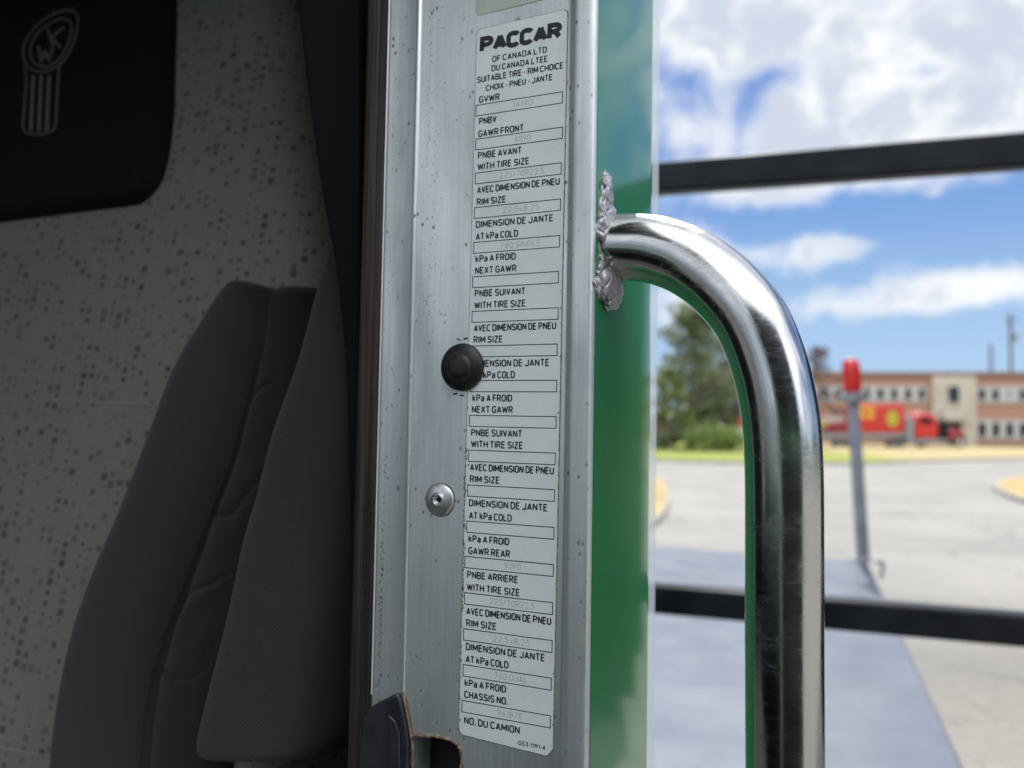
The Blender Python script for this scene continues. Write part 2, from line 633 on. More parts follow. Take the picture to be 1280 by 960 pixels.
mb = MB()
S = 2600
mb.add([(-S, -S, -0.05), (S, -S, -0.05), (S, S, -0.05), (-S, S, -0.05)], [(0, 1, 2, 3)])
structure(mb.build('ground', mat_ground()))

ROAD = mat_road()
edge = [gnd(300, 571), gnd(700, 575), gnd(850, 578), gnd(960, 581), gnd(1080, 581), gnd(1180, 577), gnd(1280, 574), gnd(1500, 571)]
edge[0] = Vector((-45, edge[1].y + 8, 0))
flat_poly('road', [(-60, -40), (80, -40), (80, edge[-1].y)] + [(p.x, p.y) for p in reversed(edge)] + [(-60, edge[0].y)], ROAD, 0.0)

KERB = speckled('kerb_concrete', (0.30, 0.29, 0.27), (0.20, 0.19, 0.18), 3, 0.9)
far = [gnd(1500, 556), gnd(1280, 557), gnd(1080, 553), gnd(900, 549), gnd(700, 547)]
mb = MB()
poly = [Vector((p.x, p.y + 0.2, 0)) for p in edge[1:]] + [Vector((p.x, p.y, 0)) for p in far]
mb.prism([p + Vector((0, 0, -0.04)) for p in poly], (0, 0, 0.13))
structure(mb.build('verge_ground', mat_verge()))
mb = MB()
for a, b_ in zip(edge[1:-1], edge[2:]):
    d = (b_ - a).normalized()
    mb.box((a + b_) / 2 + Vector((0, 0.09, 0.05)), ((b_ - a).length + 0.02, 0.16, 0.16), (d, Vector((-d.y, d.x, 0)), Vector((0, 0, 1))))
structure(mb.build('verge_kerb', KERB))
# access road beyond the verge
flat_poly('access_road', [(-70, far[-1].y), (far[-1].x, far[-1].y)] + [(p.x, p.y - 0.4) for p in reversed(far[:-1])] + [(90, far[0].y), (90, 79), (-70, 90)], ROAD, 0.004)

DRY = speckled('dry_island_grass', (0.36, 0.26, 0.105), (0.24, 0.18, 0.075), 1.2, 0.95, bump=0.6, bdist=0.05)


def island(name, pts, label):
    c = sum(pts, Vector()) / len(pts)
    loop = catmull(pts + [pts[0]], 6)[:-1]
    mb = MB()
    mb.prism([p + Vector((0, 0, -0.02)) for p in loop], (0, 0, 0.15))
    k = structure(mb.build(name + '_kerb', KERB, bevel=0.03))
    mb = MB()
    inner = [c + (p - c) * 0.95 for p in loop]
    n = len(inner)
    vs = [p + Vector((0, 0, 0.131)) for p in inner] + [c + (p - c) * 0.5 + Vector((0, 0, 0.26)) for p in loop] + [c + Vector((0, 0, 0.3))]
    fs = [(i, (i + 1) % n, n + (i + 1) % n, n + i) for i in range(n)] + [(n + i, n + (i + 1) % n, 2 * n) for i in range(n)]
    mb.add(vs, fs)
    structure(mb.build(name + '_ground', DRY, smooth=True))


island('traffic_island', [gnd(1240, 612), gnd(1262, 601), gnd(1330, 597), gnd(1430, 600), gnd(1430, 625), gnd(1340, 636), gnd(1275, 628)], '')
island('corner_island', [gnd(838, 632), gnd(834, 610), gnd(820, 602), gnd(700, 598), gnd(600, 610), gnd(640, 660), gnd(760, 672), gnd(820, 657)], '')

# ------------------------------------------------------------------ building
FE = Vector((math.cos(R(16)), -math.sin(R(16)), 0))
FN = Vector((-FE.y, FE.x, 0)) * -1          # towards the camera
FN = Vector((-math.sin(R(16)), -math.cos(R(16)), 0))
B0 = gnd(1165, 557)


def fac(px, py, off=0.0):
    return hit(px, py, B0 + FN * off, FN)


def sz(px, py):
    p = hit(px, py, B0, FN)
    return (p - B0).dot(FE), p.z


def mat_brick():
    mt, nt, b = material('brick_wall', (0.3, 0.13, 0.08), 0.9)
    v = nt.obj()
    br = nt.new('ShaderNodeTexBrick')
    cv = nt.new('ShaderNodeCombineXYZ')
    x, y, z = nt.sep(v)[:3]
    nt.put(cv.inputs[0], nt.math('SUBTRACT', nt.math('MULTIPLY', x, FE.x), nt.math('MULTIPLY', y, -FE.y)))
    nt.put(cv.inputs[1], z)
    nt.l.new(cv.outputs[0], br.inputs['Vector'])
    br.inputs['Scale'].default_value = 4.5
    br.inputs['Color1'].default_value = (0.40, 0.19, 0.11, 1)
    br.inputs['Color2'].default_value = (0.31, 0.14, 0.085, 1)
    br.inputs['Mortar'].default_value = (0.40, 0.34, 0.29, 1)
    n = nt.noise(v, 0.5, 4)
    nt.l.new(nt.mix(nt.math('MULTIPLY', n, 0.35), br.outputs[0], (0.42, 0.26, 0.2)), b.inputs['Base Color'])
    return mt


BRICK = mat_brick()
STONE = speckled('pale_render', (0.50, 0.45, 0.36), (0.42, 0.37, 0.29), 1.0, 0.9)
PIERS = speckled('pale_window_panels', (0.48, 0.47, 0.43), (0.38, 0.37, 0.35), 2.0, 0.8)
GLASS = material('dark_window_glass', (0.012, 0.014, 0.016), 0.08)[0]
WHITE = speckled('white_painted_frame', (0.70, 0.70, 0.67), (0.6, 0.6, 0.57), 3, 0.6)
CORN = speckled('brown_cornice', (0.20, 0.12, 0.08), (0.26, 0.17, 0.12), 2, 0.8)
BLIND = speckled('pale_blind', (0.34, 0.36, 0.36), (0.26, 0.28, 0.28), 4, 0.7)

bld = top('brick_building', 'long two storey brick building with pale entrance bay across the road', 'building', B0)


def fbox(name, mat, s0, s1, z0, z1, d0, d1, parent, bevel=0):
    """box on the facade: s along, z up, d outwards towards the road"""
    mb = MB()
    c = B0 + FE * ((s0 + s1) / 2) + FN * ((d0 + d1) / 2) + Vector((0, 0, (z0 + z1) / 2))
    mb.box(c, (s1 - s0, abs(d1 - d0), z1 - z0), (FE, FN, Vector((0, 0, 1))))
    return mb.build(name, mat, parent, bevel=bevel)


sL, zr = sz(960, 470)
sR = 34.0
zr = sz(1165, 470)[1]
sa, sb = sz(1164, 500)[0], sz(1219, 500)[0]
fbox('wall', BRICK, sL, sR, -0.4, zr, -12, 0, bld)
fbox('cornice', CORN, sL - 0.3, sR + 0.3, zr + 0.003, zr + 0.45, -12.3, 0.35, bld)
fbox('entrance_bay', STONE, sa, sb, -0.4, zr - 0.02, 0.003, 0.5, bld)


def window(px0, px1, zt, zb, d, blind=False):
    s0, s1 = sz(px0, 500)[0], sz(px1, 500)[0]
    w = 0.09
    fr = MB()
    for (a, b2, c, e) in ((s0, s0 + w, zb, zt), (s1 - w, s1, zb, zt), (s0 + w, s1 - w, zt - w, zt), (s0 + w, s1 - w, zb, zb + w)):
        cc = B0 + FE * ((a + b2) / 2) + FN * (d + 0.05) + Vector((0, 0, (c + e) / 2))
        fr.box(cc, (b2 - a, 0.10, e - c), (FE, FN, Vector((0, 0, 1))))
    o = fr.build('window', WHITE, bld)
    fbox('pane', BLIND if blind else GLASS, s0 + w, s1 - w, zb + w, zt - w, d + 0.01, d + 0.04, o)
    fbox('sill', STONE, s0 - 0.05, s1 + 0.05, zb - 0.12, zb - 0.003, d + 0.003, d + 0.16, o)


rows = [(sz(1250, 485)[1], sz(1250, 502)[1]), (sz(1250, 527)[1], sz(1250, 547.5)[1])]
for (zt, zb) in rows:
    fbox('window_band', PIERS, sL + 0.5, sa - 0.4, zb - 0.15, zt + 0.15, 0.004, 0.06, bld)
    fbox('window_band', PIERS, sb + 0.2, sR - 0.5, zb - 0.15, zt + 0.15, 0.004, 0.06, bld)
    for k in range(8):
        x = 1152 - 17.2 * k
        window(x - 5.5, x + 5.5, zt, zb, 0.062)
    for k in range(7):
        x = 1227 + 17.0 * k
        window(x - 6, x + 6, zt, zb, 0.062, blind=(k == 2 and zt > 4))
zt, zb = sz(1190, 482)[1], sz(1190, 505)[1]
window(1182, 1199, zt, zb, 0.503)
ds0, ds1 = sz(1182, 500)[0], sz(1199, 500)[0]
dr = fbox('door', GLASS, ds0, ds1, 0.0, sz(1190, 528)[1], 0.503, 0.56, bld)
fbox('door_frame', WHITE, ds0 - 0.12, ds0, 0, sz(1190, 528)[1], 0.503, 0.60, dr)
fbox('canopy', STONE, ds0 - 0.5, ds1 + 0.5, sz(1190, 526)[1], sz(1190, 522)[1], 0.503, 1.3, bld)

# ------------------------------------------------------------------ vegetation
def leaf_mat(name, a, c):
    mt, nt, b = material(name, a, 0.7)
    oi = nt.new('ShaderNodeNewGeometry')
    n = nt.noise(nt.obj(), 1.3, 3)
    f = nt.math('MULTIPLY_ADD', n, 0.6, nt.math('MULTIPLY', oi.outputs['Random Per Island'], 0.5))
    nt.l.new(nt.mix(f, a, c), b.inputs['Base Color'])
    tl = nt.new('ShaderNodeBsdfTranslucent')
    nt.l.new(b.inputs['Base Color'].links[0].from_socket, tl.inputs[0])
    ms = nt.new('ShaderNodeMixShader')
    ms.inputs[0].default_value = 0.4
    nt.l.new(b.outputs[0], ms.inputs[1])
    nt.l.new(tl.outputs[0], ms.inputs[2])
    nt.l.new(ms.outputs[0], nt.n['Material Output'].inputs['Surface'])
    return mt


LEAF_GREEN = leaf_mat('green_leaves', (0.085, 0.11, 0.05), (0.25, 0.28, 0.13))
LEAF_YELLOW = leaf_mat('yellow_green_leaves', (0.10, 0.14, 0.025), (0.22, 0.26, 0.06))
LEAF_BUSH = leaf_mat('bush_leaves', (0.12, 0.18, 0.035), (0.29, 0.36, 0.09))
LEAF_RED = leaf_mat('purple_leaves', (0.045, 0.020, 0.022), (0.12, 0.055, 0.05))
LEAF_FAR = leaf_mat('far_leaves', (0.035, 0.055, 0.02), (0.10, 0.12, 0.05))
BARK = speckled('bark', (0.07, 0.05, 0.035), (0.13, 0.10, 0.075), 4, 0.95, stretch=(1, 1, 0.2))


def leaves(mb, c, rad, n, size, rng, squash=1.0):
    for _ in range(n):
        while True:
            p = Vector((rng.uniform(-1, 1), rng.uniform(-1, 1), rng.uniform(-1, 1)))
            if p.length < 1:
                break
        p = c + Vector((p.x * rad, p.y * rad, p.z * rad * squash))
        a = Vector((rng.gauss(0, 1), rng.gauss(0, 1), rng.gauss(0, 1))).normalized()
        b = a.orthogonal().normalized()
        s = size * rng.uniform(0.6, 1.3)
        mb.add([p - a * s, p + b * s * 0.5, p + a * s, p - b * s * 0.5], [(0, 1, 2, 3)])


def tree(name, label, base, h, w, mat, rng, shape, nclump=70, per=45, leaf=0.2, group=None, trunk_h=0.25):
    t = top(name, label, 'tree', base, group)
    tr = MB()
    pts = [base + Vector((rng.uniform(-.1, .1) * i, rng.uniform(-.1, .1) * i, h * 0.9 * i / 6 - (0.2 if i == 0 else 0))) for i in range(7)]
    tr.tube(pts, [h * 0.022 * (1 - i / 7.5) + 0.02 for i in range(7)], 8)
    cr = MB()
    for k in range(nclump):
        q = rng.random() ** 0.8
        z = trunk_h + (1 - trunk_h) * q
        r = shape((z - trunk_h) / (1 - trunk_h)) * w
        a = rng.uniform(0, 2 * math.pi)
        rr = r * math.sqrt(rng.random()) * rng.choice((1, 1, 1.18))
        c = base + Vector((math.cos(a) * rr, math.sin(a) * rr, z * h))
        if k % 4 == 0:
            s0 = base + Vector((0, 0, max(0.12, z - 0.16) * h))
            tr.tube([s0, (s0 + c) / 2 + Vector((0, 0, 0.1)), c], [h * 0.008, h * 0.005, h * 0.002], 5)
        leaves(cr, c, w * rng.uniform(0.16, 0.30), per, leaf, rng, 0.75)
    tr.build('trunk', BARK, t, smooth=True)
    cr.build('crown', mat, t)
    return t


def up(px, py, D):
    """ground point straight under pixel column px at camera depth D"""
    p = at(px, py, D)
    return Vector((p.x, p.y, 0))


def hgt(py, px, D):
    return at(px, py, D).z


rng = random.Random(5)
D = 60
tree('tall_tree', 'tall loose green tree with ragged top beside the dark bumper rail gap', up(866, 480, D), hgt(383, 866, D), 3.4, LEAF_GREEN, rng,
     lambda q: 0.16 + 0.82 * math.sin(math.pi * (0.10 + 0.84 * q ** 0.8)) * (0.9 + 0.16 * math.sin(q * 21)), 120, 44, 0.24, trunk_h=0.12)['label'] = 'tall ragged green tree, highest tree in view'
D = 57
tree('shrubby_tree', 'lower yellow green tree in front of the tall ragged tree', up(834, 480, D), hgt(462, 834, D), 1.9, LEAF_YELLOW, rng,
     lambda q: math.sin(math.pi * min(1, q * 0.85 + 0.12)), 45, 42, 0.18, trunk_h=0.15)
D = 66
tree('purple_tree', 'rounded tree with dark purple leaves right of the tall green tree', up(918, 480, D), hgt(448, 918, D), 2.7, LEAF_RED, rng,
     lambda q: math.sin(math.pi * min(1, q * 0.8 + 0.15)), 60, 46, 0.22, trunk_h=0.25)
D = 69
tree('plum_tree', 'sparse dark plum tree standing before the left end of the brick building', up(1022, 480, D), hgt(436, 1022, D), 2.9, LEAF_RED, rng,
     lambda q: math.sin(math.pi * min(1, q * 0.8 + 0.15)), 42, 22, 0.2, trunk_h=0.3)


D = 64
tree('shrubby_tree', 'x', up(892, 480, D), hgt(468, 892, D), 2.4, LEAF_GREEN, rng,
     lambda q: math.sin(math.pi * min(1, q * 0.85 + 0.12)), 55, 46, 0.22, trunk_h=0.12)['label'] = 'mid height green tree between the tall ragged tree and the purple tree'


def bush(label, px, D, w, h, rng, mat=LEAF_BUSH, name='bush'):
    base = up(px, 480, D)
    t = top(name, label, 'bush', base, 'bushes on the far verge')
    cr = MB()
    for k in range(26):
        a = rng.uniform(0, 2 * math.pi)
        rr = w * math.sqrt(rng.random()) * 0.85
        z = h * (0.15 + 0.68 * rng.random() * (1 - (rr / w) ** 2 * 0.6))
        leaves(cr, base + Vector((math.cos(a) * rr, math.sin(a) * rr * 0.7, z)), w * 0.3, 60, 0.12, rng, 0.7)
    cr.build('foliage', mat, t)
    st = MB()
    for k in range(5):
        st.tube([base + Vector((0, 0, -0.05)), base + Vector((rng.uniform(-.5, .5) * w, rng.uniform(-.4, .4) * w, h * 0.6))], [0.04, 0.015], 5)
    st.build('stem', BARK, t)


bush('large rounded green bush in the middle of the far verge', 882, 55, 2.3, hgt(517, 882, 55), rng)
bush('small round bush beside the red post', 914, 53, 1.5, hgt(525, 914, 53), rng)
bush('low dark bush under the yellow green tree', 846, 56, 1.5, hgt(524, 846, 56), rng, LEAF_GREEN)
bush('low bush close to the cab corner edge', 812, 54, 1.3, hgt(524, 812, 54), rng, LEAF_GREEN)

# far wood on the horizon
mb = MB()
rng = random.Random(9)
for k in range(420):
    x = rng.uniform(-90, 110)
    D = rng.uniform(135, 170)
    leaves(mb, Vector((x, D, rng.uniform(0.5, 6.0) * (0.6 + 0.4 * math.sin(x * 0.21)))), 2.8, 26, 0.8, rng, 0.8)
for k in range(520):
    a = R(rng.uniform(48, 312))
    D = rng.uniform(48, 75)
    leaves(mb, Vector((math.sin(a) * D, math.cos(a) * D, rng.uniform(0.5, 5.0) * (0.7 + 0.4 * math.sin(a * 9)))), 2.2, 16, 0.8, rng, 0.8)
far_wood = mb.build('far_wood', LEAF_FAR)
far_wood['kind'] = 'stuff'
far_wood['label'] = 'far wood beyond the buildings'
far_wood['category'] = 'wood'

# ------------------------------------------------------------------ white vans, red post, planter, poles
VANW = mat_paint('white_van_paint', (0.72, 0.72, 0.70), 0.1)
TYRE = speckled('tyre_rubber', (0.015, 0.015, 0.015), (0.03, 0.03, 0.03), 20, 0.8)
STEELG = speckled('grey_steel', (0.20, 0.21, 0.22), (0.28, 0.29, 0.30), 10, 0.45)


def wheel(c, axis, r, w, parent, hub=STEELG):
    mb = MB()
    a = Vector(axis).normalized()
    mb.lathe([(r * 0.6, -w / 2), (r * 0.93, -w / 2), (r, -w / 3), (r, w / 3), (r * 0.93, w / 2), (r * 0.6, w / 2)], c, a, 24)
    o = mb.build('wheel', TYRE, parent, smooth=True)
    mb = MB()
    mb.lathe([(r * 0.62, -w * 0.45), (r * 0.62, w * 0.45), (r * 0.3, w * 0.55), (r * 0.15, w * 0.62), (0, w * 0.62)], c, a, 20)
    mb.build('rim', hub, o, smooth=True)
    return o


def van(label, px, D, L, H, dark_rear):
    base = up(px, 480, D)
    t = top('parked_van', label, 'van', base, 'white vans parked beyond the bushes')
    Y = Vector((0, 1, 0))
    W = 2.0
    pr = [(-L / 2, 0.45), (-L / 2, H * 0.97), (-L / 2 + 0.1, H), (L * 0.2, H), (L * 0.30, H * 0.93), (L * 0.40, H * 0.58), (L * 0.49, H * 0.5), (L / 2, H * 0.36), (L / 2, 0.45)]
    mb = MB()
    mb.prism([base + Vector((x, -W / 2, z)) for x, z in pr], (0, W, 0))
    mb.build('body', VANW, t, bevel=0.06)
    mb = MB()
    mb.prism([base + Vector((x, -W / 2 - 0.004, z)) for x, z in ((L * 0.08, H * 0.60), (L * 0.08, H * 0.88), (L * 0.26, H * 0.88), (L * 0.36, H * 0.60))], (0, -0.02, 0))
    mb.build('window', GLASS, t)
    if dark_rear:
        mb = MB()
        mb.box(base + Vector((-L * 0.22, -W / 2 - 0.014, H * 0.74)), (L * 0.4, 0.02, H * 0.26))
        mb.build('window', GLASS, t)
    for x in (-L * 0.3, L * 0.33):
        for s in (-1, 1):
            wheel(base + Vector((x, s * (W / 2 - 0.1), 0.34)), (0, s, 0), 0.34, 0.22, t)


van('white van parked behind the bushes with dark rear side windows', 858, 78, 4.6, 2.8, True)
van('plain sided white van parked nearest the red post', 908, 82, 5.2, 2.9, False)

REDP = mat_paint('red_paint', (0.50, 0.022, 0.010), 0.15)
DKRED = mat_paint('dark_red_paint', (0.25, 0.012, 0.016), 0.15)
YEL = material('yellow_lettering', (0.75, 0.50, 0.03), 0.5)[0]
EMG = material('emblem_green', (0.16, 0.22, 0.03), 0.5)[0]

base = up(927, 480, 52)
t = top('red_post', 'short red post standing at the right end of the bushes', 'post', base)
mb = MB()
mb.tube([base + Vector((0, 0, -0.1)), base + Vector((0, 0, 2.6))], 0.05, 10)
mb.build('post', STEELG, t, smooth=True)
mb = MB()
mb.box(base + Vector((0, -0.07, 2.1)), (0.30, 0.03, 0.8))
mb.build('panel', REDP, t, bevel=0.01)

base = up(827, 480, 57)
t = top('utility_box', 'small dark brown cabinet on the verge at the cab corner', 'cabinet', base)
mb = MB()
mb.box(base + Vector((0, 0, 1.0)), (0.9, 0.7, 2.1))
mb.build('housing', CORN, t, bevel=0.03)
mb = MB()
mb.box(base + Vector((0, 0, 2.10)), (1.0, 0.8, 0.08))
mb.build('lid', BARK, t, bevel=0.02)


def pole(label, px, D, ytop, arms):
    base = up(px, 480, D)
    H = hgt(ytop, px, D)
    t = top('utility_pole', label, 'pole', base, 'poles behind the brick building')
    mb = MB()
    mb.tube([base + Vector((0, 0, -0.3)), base + Vector((0, 0, H))], [0.26, 0.17], 10)
    mb.build('mast', BARK, t, smooth=True)
    for (z, L) in arms:
        mb = MB()
        mb.box(base + Vector((0, -0.25, H - z)), (L, 0.12, 0.14))
        mb.build('crossarm', BARK, t)
    if arms:
        mb = MB()
        mb.lathe([(0.3, -0.6), (0.34, -0.5), (0.34, 0.5), (0.3, 0.6)], base + Vector((0.65, -0.1, H - 3.4)), (0, 0, 1), 14)
        mb.build('transformer', STEELG, t, smooth=True)


pole('taller pole with crossarms and a transformer above the building roof', 1264, 112, 392, [(0.6, 2.0), (1.6, 1.6)])
pole('shorter plain pole above the building roof', 1239, 118, 430, [])


# ------------------------------------------------------------------ lettering
def arc(cx, cy, rx, ry, a0, a1, n=14):
    return [(cx + rx * math.cos(R(a0 + (a1 - a0) * k / n)), cy + ry * math.sin(R(a0 + (a1 - a0) * k / n))) for k in range(n + 1)]


_C = arc(.25, .75, .25, .25, 20, 180) + arc(.25, .25, .25, .25, 180, 340)
_O = arc(.25, .74, .25, .26, 0, 180) + arc(.25, .26, .25, .26, 180, 360) + [(.5, .74)]
_S = arc(.25, .75, .24, .25, 20, 235, 9) + arc(.25, .25, .25, .25, 50, -160, 9)
_P = [(0, 0), (0, 1), (.25, 1)] + arc(.25, .74, .24, .26, 90, -90) + [(0, .48)]
GLYPH = {   # advance, strokes: plain condensed capitals drawn as pen strokes on a unit height
    'A': (.52, [[(0, 0), (.26, 1), (.52, 0)], [(.10, .27), (.42, .27)]]),
    'B': (.5, [[(0, 0), (0, 1), (.25, 1)] + arc(.25, .76, .22, .24, 90, -90) + [(0, .52)], [(.2, .52)] + arc(.25, .26, .25, .26, 90, -90) + [(0, 0)]]),
    'C': (.5, [_C]), 'D': (.5, [[(0, 0), (0, 1), (.2, 1)] + arc(.2, .7, .3, .3, 90, 0) + arc(.2, .3, .3, .3, 0, -90) + [(0, 0)]]),
    'E': (.42, [[(.42, 1), (0, 1), (0, 0), (.42, 0)], [(0, .52), (.38, .52)]]), 'F': (.42, [[(.42, 1), (0, 1), (0, 0)], [(0, .5), (.38, .5)]]),
    'G': (.5, [_C[:-1] + [(.5, .2), (.5, .46), (.28, .46)]]), 'H': (.5, [[(0, 0), (0, 1)], [(.5, 0), (.5, 1)], [(0, .52), (.5, .52)]]),
    'I': (.0, [[(0, 0), (0, 1)]]), 'J': (.42, [[(.42, 1), (.42, .24)] + arc(.21, .24, .21, .24, 0, -180)]),
    'K': (.5, [[(0, 0), (0, 1)], [(.48, 1), (.02, .45)], [(.16, .6), (.5, 0)]]), 'L': (.4, [[(0, 1), (0, 0), (.4, 0)]]),
    'M': (.62, [[(0, 0), (0, 1)], [(.02, .98), (.31, .2), (.60, .98)], [(.62, 0), (.62, 1)]]),
    'N': (.5, [[(0, 0), (0, 1)], [(.02, .97), (.48, .03)], [(.5, 0), (.5, 1)]]), 'O': (.5, [_O]), 'P': (.5, [_P]),
    'R': (.5, [_P, [(.26, .48), (.5, 0)]]), 'S': (.5, [_S]), 'T': (.46, [[(0, 1), (.46, 1)], [(.23, 1), (.23, 0)]]),
    'U': (.5, [[(0, 1), (0, .26)] + arc(.25, .26, .25, .26, 180, 360) + [(.5, 1)]]), 'V': (.5, [[(0, 1), (.25, 0), (.5, 1)]]),
    'W': (.74, [[(0, 1), (.18, 0), (.37, .9), (.56, 0), (.74, 1)]]), 'X': (.5, [[(0, 0), (.5, 1)], [(0, 1), (.5, 0)]]),
    'Z': (.46, [[(0, 1), (.46, 1), (0, 0), (.46, 0)]]), '.': (.0, [[(0, -.06), (0, .1)]]), '-': (.2, [[(0, .42), (.2, .42)]]), '/': (.3, [[(0, -.05), (.3, 1.05)]]),
    'k': (.4, [[(0, 0), (0, 1)], [(.38, .68), (.02, .3)], [(.14, .42), (.4, 0)]]),
    'a': (.4, [arc(.2, .5, .19, .2, 150, 0, 5) + [(.39, 0)], arc(.2, .2, .2, .2, 0, 360, 10)]),
    'x': (.36, [[(0, 0), (.36, .66)], [(0, .66), (.36, 0)]]),
    '0': (.46, [[(x * .92, y) for x, y in _O]]), '1': (.2, [[(0, .8), (.2, 1), (.2, 0)]]),
    '2': (.46, [arc(.23, .74, .23, .26, 160, -40) + [(0, 0), (.46, 0)]]), '3': (.46, [arc(.22, .76, .22, .24, 150, -90) + arc(.22, .26, .24, .26, 90, -150)]),
    '4': (.48, [[(.36, 0), (.36, 1), (0, .26), (.48, .26)]]), '5': (.46, [[(.42, 1), (.06, 1), (.03, .52)] + arc(.22, .31, .24, .31, 120, -150)]),
    '6': (.46, [[(.38, .98), (.05, .45)] + arc(.23, .28, .23, .28, 160, 520, 12)]), '7': (.46, [[(0, 1), (.46, 1), (.16, 0)]]),
    '8': (.46, [arc(.23, .76, .2, .24, 0, 360, 12), arc(.23, .26, .23, .26, 0, 360, 12)]), '9': (.46, [arc(.23, .72, .23, .28, -20, 340, 12), [(.46, .7), (.12, 0)]]),
}


def ribbon(pts, w):
    """flat pen stroke with mitred joins -> vertices, faces (2D)"""
    P = [Vector(p) for p in pts]
    q = [P[0]]
    for p in P[1:]:
        if (p - q[-1]).length > 1e-4:
            q.append(p)
    P = q
    n = len(P)
    vs, fs = [], []
    for i in range(n):
        d0 = (P[i] - P[i - 1]).normalized() if i else (P[1] - P[0]).normalized()
        d1 = (P[i + 1] - P[i]).normalized() if i < n - 1 else d0
        t = d0 + d1
        t = t.normalized() if t.length > 0.3 else d0
        nn = Vector((-t.y, t.x))
        k = 1 / max(0.55, nn.dot(Vector((-d0.y, d0.x))))
        ext = Vector((0, 0))
        vs += [P[i] + nn * (w / 2 * k), P[i] - nn * (w / 2 * k)]
    for i in range(n - 1):
        fs.append((2 * i, 2 * i + 1, 2 * i + 3, 2 * i + 2))
    return vs, fs


def put_text(mb, txt, origin, ex, ey, width, cap, pen=0.145, gap=0.25, shear=0.0, lift=None):
    """lay text with its baseline starting at origin; ex/ey unit axes; total width; cap height"""
    x, strokes = 0.0, []
    for ch in txt:
        if ch == ' ':
            x += 0.24
            continue
        adv, st = GLYPH[ch]
        for k in st:
            q = [(px + x, py) for px, py in k]
            cur = [q[0]]
            for a_, b_, c_ in zip(q, q[1:], q[2:] + [None]):   # lift the pen at sharp corners
                cur.append(b_)
                if c_ is not None:
                    d0 = Vector((b_[0] - a_[0], b_[1] - a_[1]))
                    d1 = Vector((c_[0] - b_[0], c_[1] - b_[1]))
                    if d0.length > 1e-5 and d1.length > 1e-5 and d0.normalized().dot(d1.normalized()) < -0.25:
                        strokes.append(cur)
                        cur = [b_]
            strokes.append(cur)
        x += adv + gap
    total = x - gap
    sx = (width - pen * cap) / total
    h = cap * (1 - pen)
    up_ = ex.cross(ey) * (lift or 0.0)
    for i, k in enumerate(strokes):
        vs, fs = ribbon([(px * sx + shear * py * h, py * h) for px, py in k], pen * cap)
        mb.add([origin + ex * (v.x + pen * cap / 2) + ey * (v.y + pen * cap / 2) + up_ * (i % 7) for v in vs], fs)


# ------------------------------------------------------------------ red antique truck across the road
TD = 70.0
TB = up(1110, 480, TD)
tr = top('red_truck', 'long red show truck with yellow lettering parked before the brick building', 'truck', TB)
YP = Vector((TB.x, TB.y, 0))
NY = Vector((0, -1, 0))


def tp(px, py, off=0.0):
    p = hit(px, py, YP + NY * off, NY)
    return p


def tprism(name, mat, pxs, depth, off=0.0, parent=None, bevel=0.03):
    mb = MB()
    mb.prism([tp(x, y, off) for x, y in pxs], (0, depth, 0))
    return mb.build(name, mat, parent or tr, bevel=bevel)


body = tprism('box_body', REDP, [(1068, 541), (1068, 508), (1072, 505), (1127, 505), (1131, 508), (1131, 541)], 2.4, 0, bevel=0.12)
tprism('rear_box', DKRED, [(1031, 541), (1031, 528), (1066, 526), (1066, 541)], 2.3)
tprism('lettering_panel', YEL, [(1026, 532), (1026, 527), (1034, 527), (1034, 532)], 0.03, 0.05, bevel=0)
mb = MB()
o0 = tp(1074.5, 522.5, 0.012)
put_text(mb, 'CE', o0, Vector((1, 0, 0)), Vector((0, 0, 1)), 1.45, 1.0, 0.2)
mb.build('lettering', YEL, body)
mb = MB()
c = tp(1115.5, 523, 0.0)
mb.add([c + Vector((math.cos(a) * 0.55, -0.010, math.sin(a) * 0.78)) for a in [i * math.pi / 12 for i in range(24)]], [tuple(range(24))])
em = mb.build('emblem', EMG, body)
mb = MB()
for rx, rz, y, rr in ((0.43, 0.62, -0.014, 0.0),):
    n = 24
    o_ = [c + Vector((math.cos(i * math.pi / 12) * rx, y, math.sin(i * math.pi / 12) * rz)) for i in range(n)]
    i_ = [c + Vector((math.cos(i * math.pi / 12) * rx * 0.72, y, math.sin(i * math.pi / 12) * rz * 0.78)) for i in range(n)]
    mb.add(o_ + i_, [(i, (i + 1) % n, n + (i + 1) % n, n + i) for i in range(n)])
mb.add([c + Vector((math.cos(a) * 0.16, -0.014, math.sin(a) * 0.2)) for a in [i * math.pi / 6 for i in range(12)]], [tuple(range(12))])
mb.build('emblem_ring', YEL, em)
tprism('flatbed', STEELG, [(1026, 548), (1026, 541.5), (1133, 541.5), (1133, 546)], 2.4, 0.1)
tprism('tool_cabinet', STEELG, [(1134, 555), (1134, 525), (1138, 519), (1142, 522), (1142, 555)], 1.9)
tprism('cab', REDP, [(1144, 548), (1144, 521), (1149, 516), (1166, 517), (1173, 525), (1173, 548)], 2.2, bevel=0.15)
tprism('cab_window', GLASS, [(1150, 530), (1150, 522), (1163, 522), (1167, 530)], 0.03, 0.02, bevel=0)
tprism('engine', TRIM, [(1174, 549), (1174, 527), (1180, 522), (1186, 530), (1187, 549)], 1.4, -0.3)
tprism('exhaust_stack', STEELG, [(1175, 527), (1175, 512), (1178, 512), (1178, 527)], 0.2, -0.2, bevel=0)
tprism('running_board', STEELG, [(1143, 553), (1143, 549), (1186, 549), (1186, 552)], 2.2, 0.15)
tprism('fender', DKRED, [(1186, 555), (1187, 541), (1193, 535), (1200, 536), (1206, 543), (1207, 555), (1203, 548), (1196, 544), (1190, 548)], 1.7, 0.1, bevel=0.02)
for px in (1045, 1058, 1112, 1124, 1151):
    for s in (0, 2.1):
        wheel(tp(px, 553.5, -s), (0, -1, 0), 0.42, 0.26, tr)
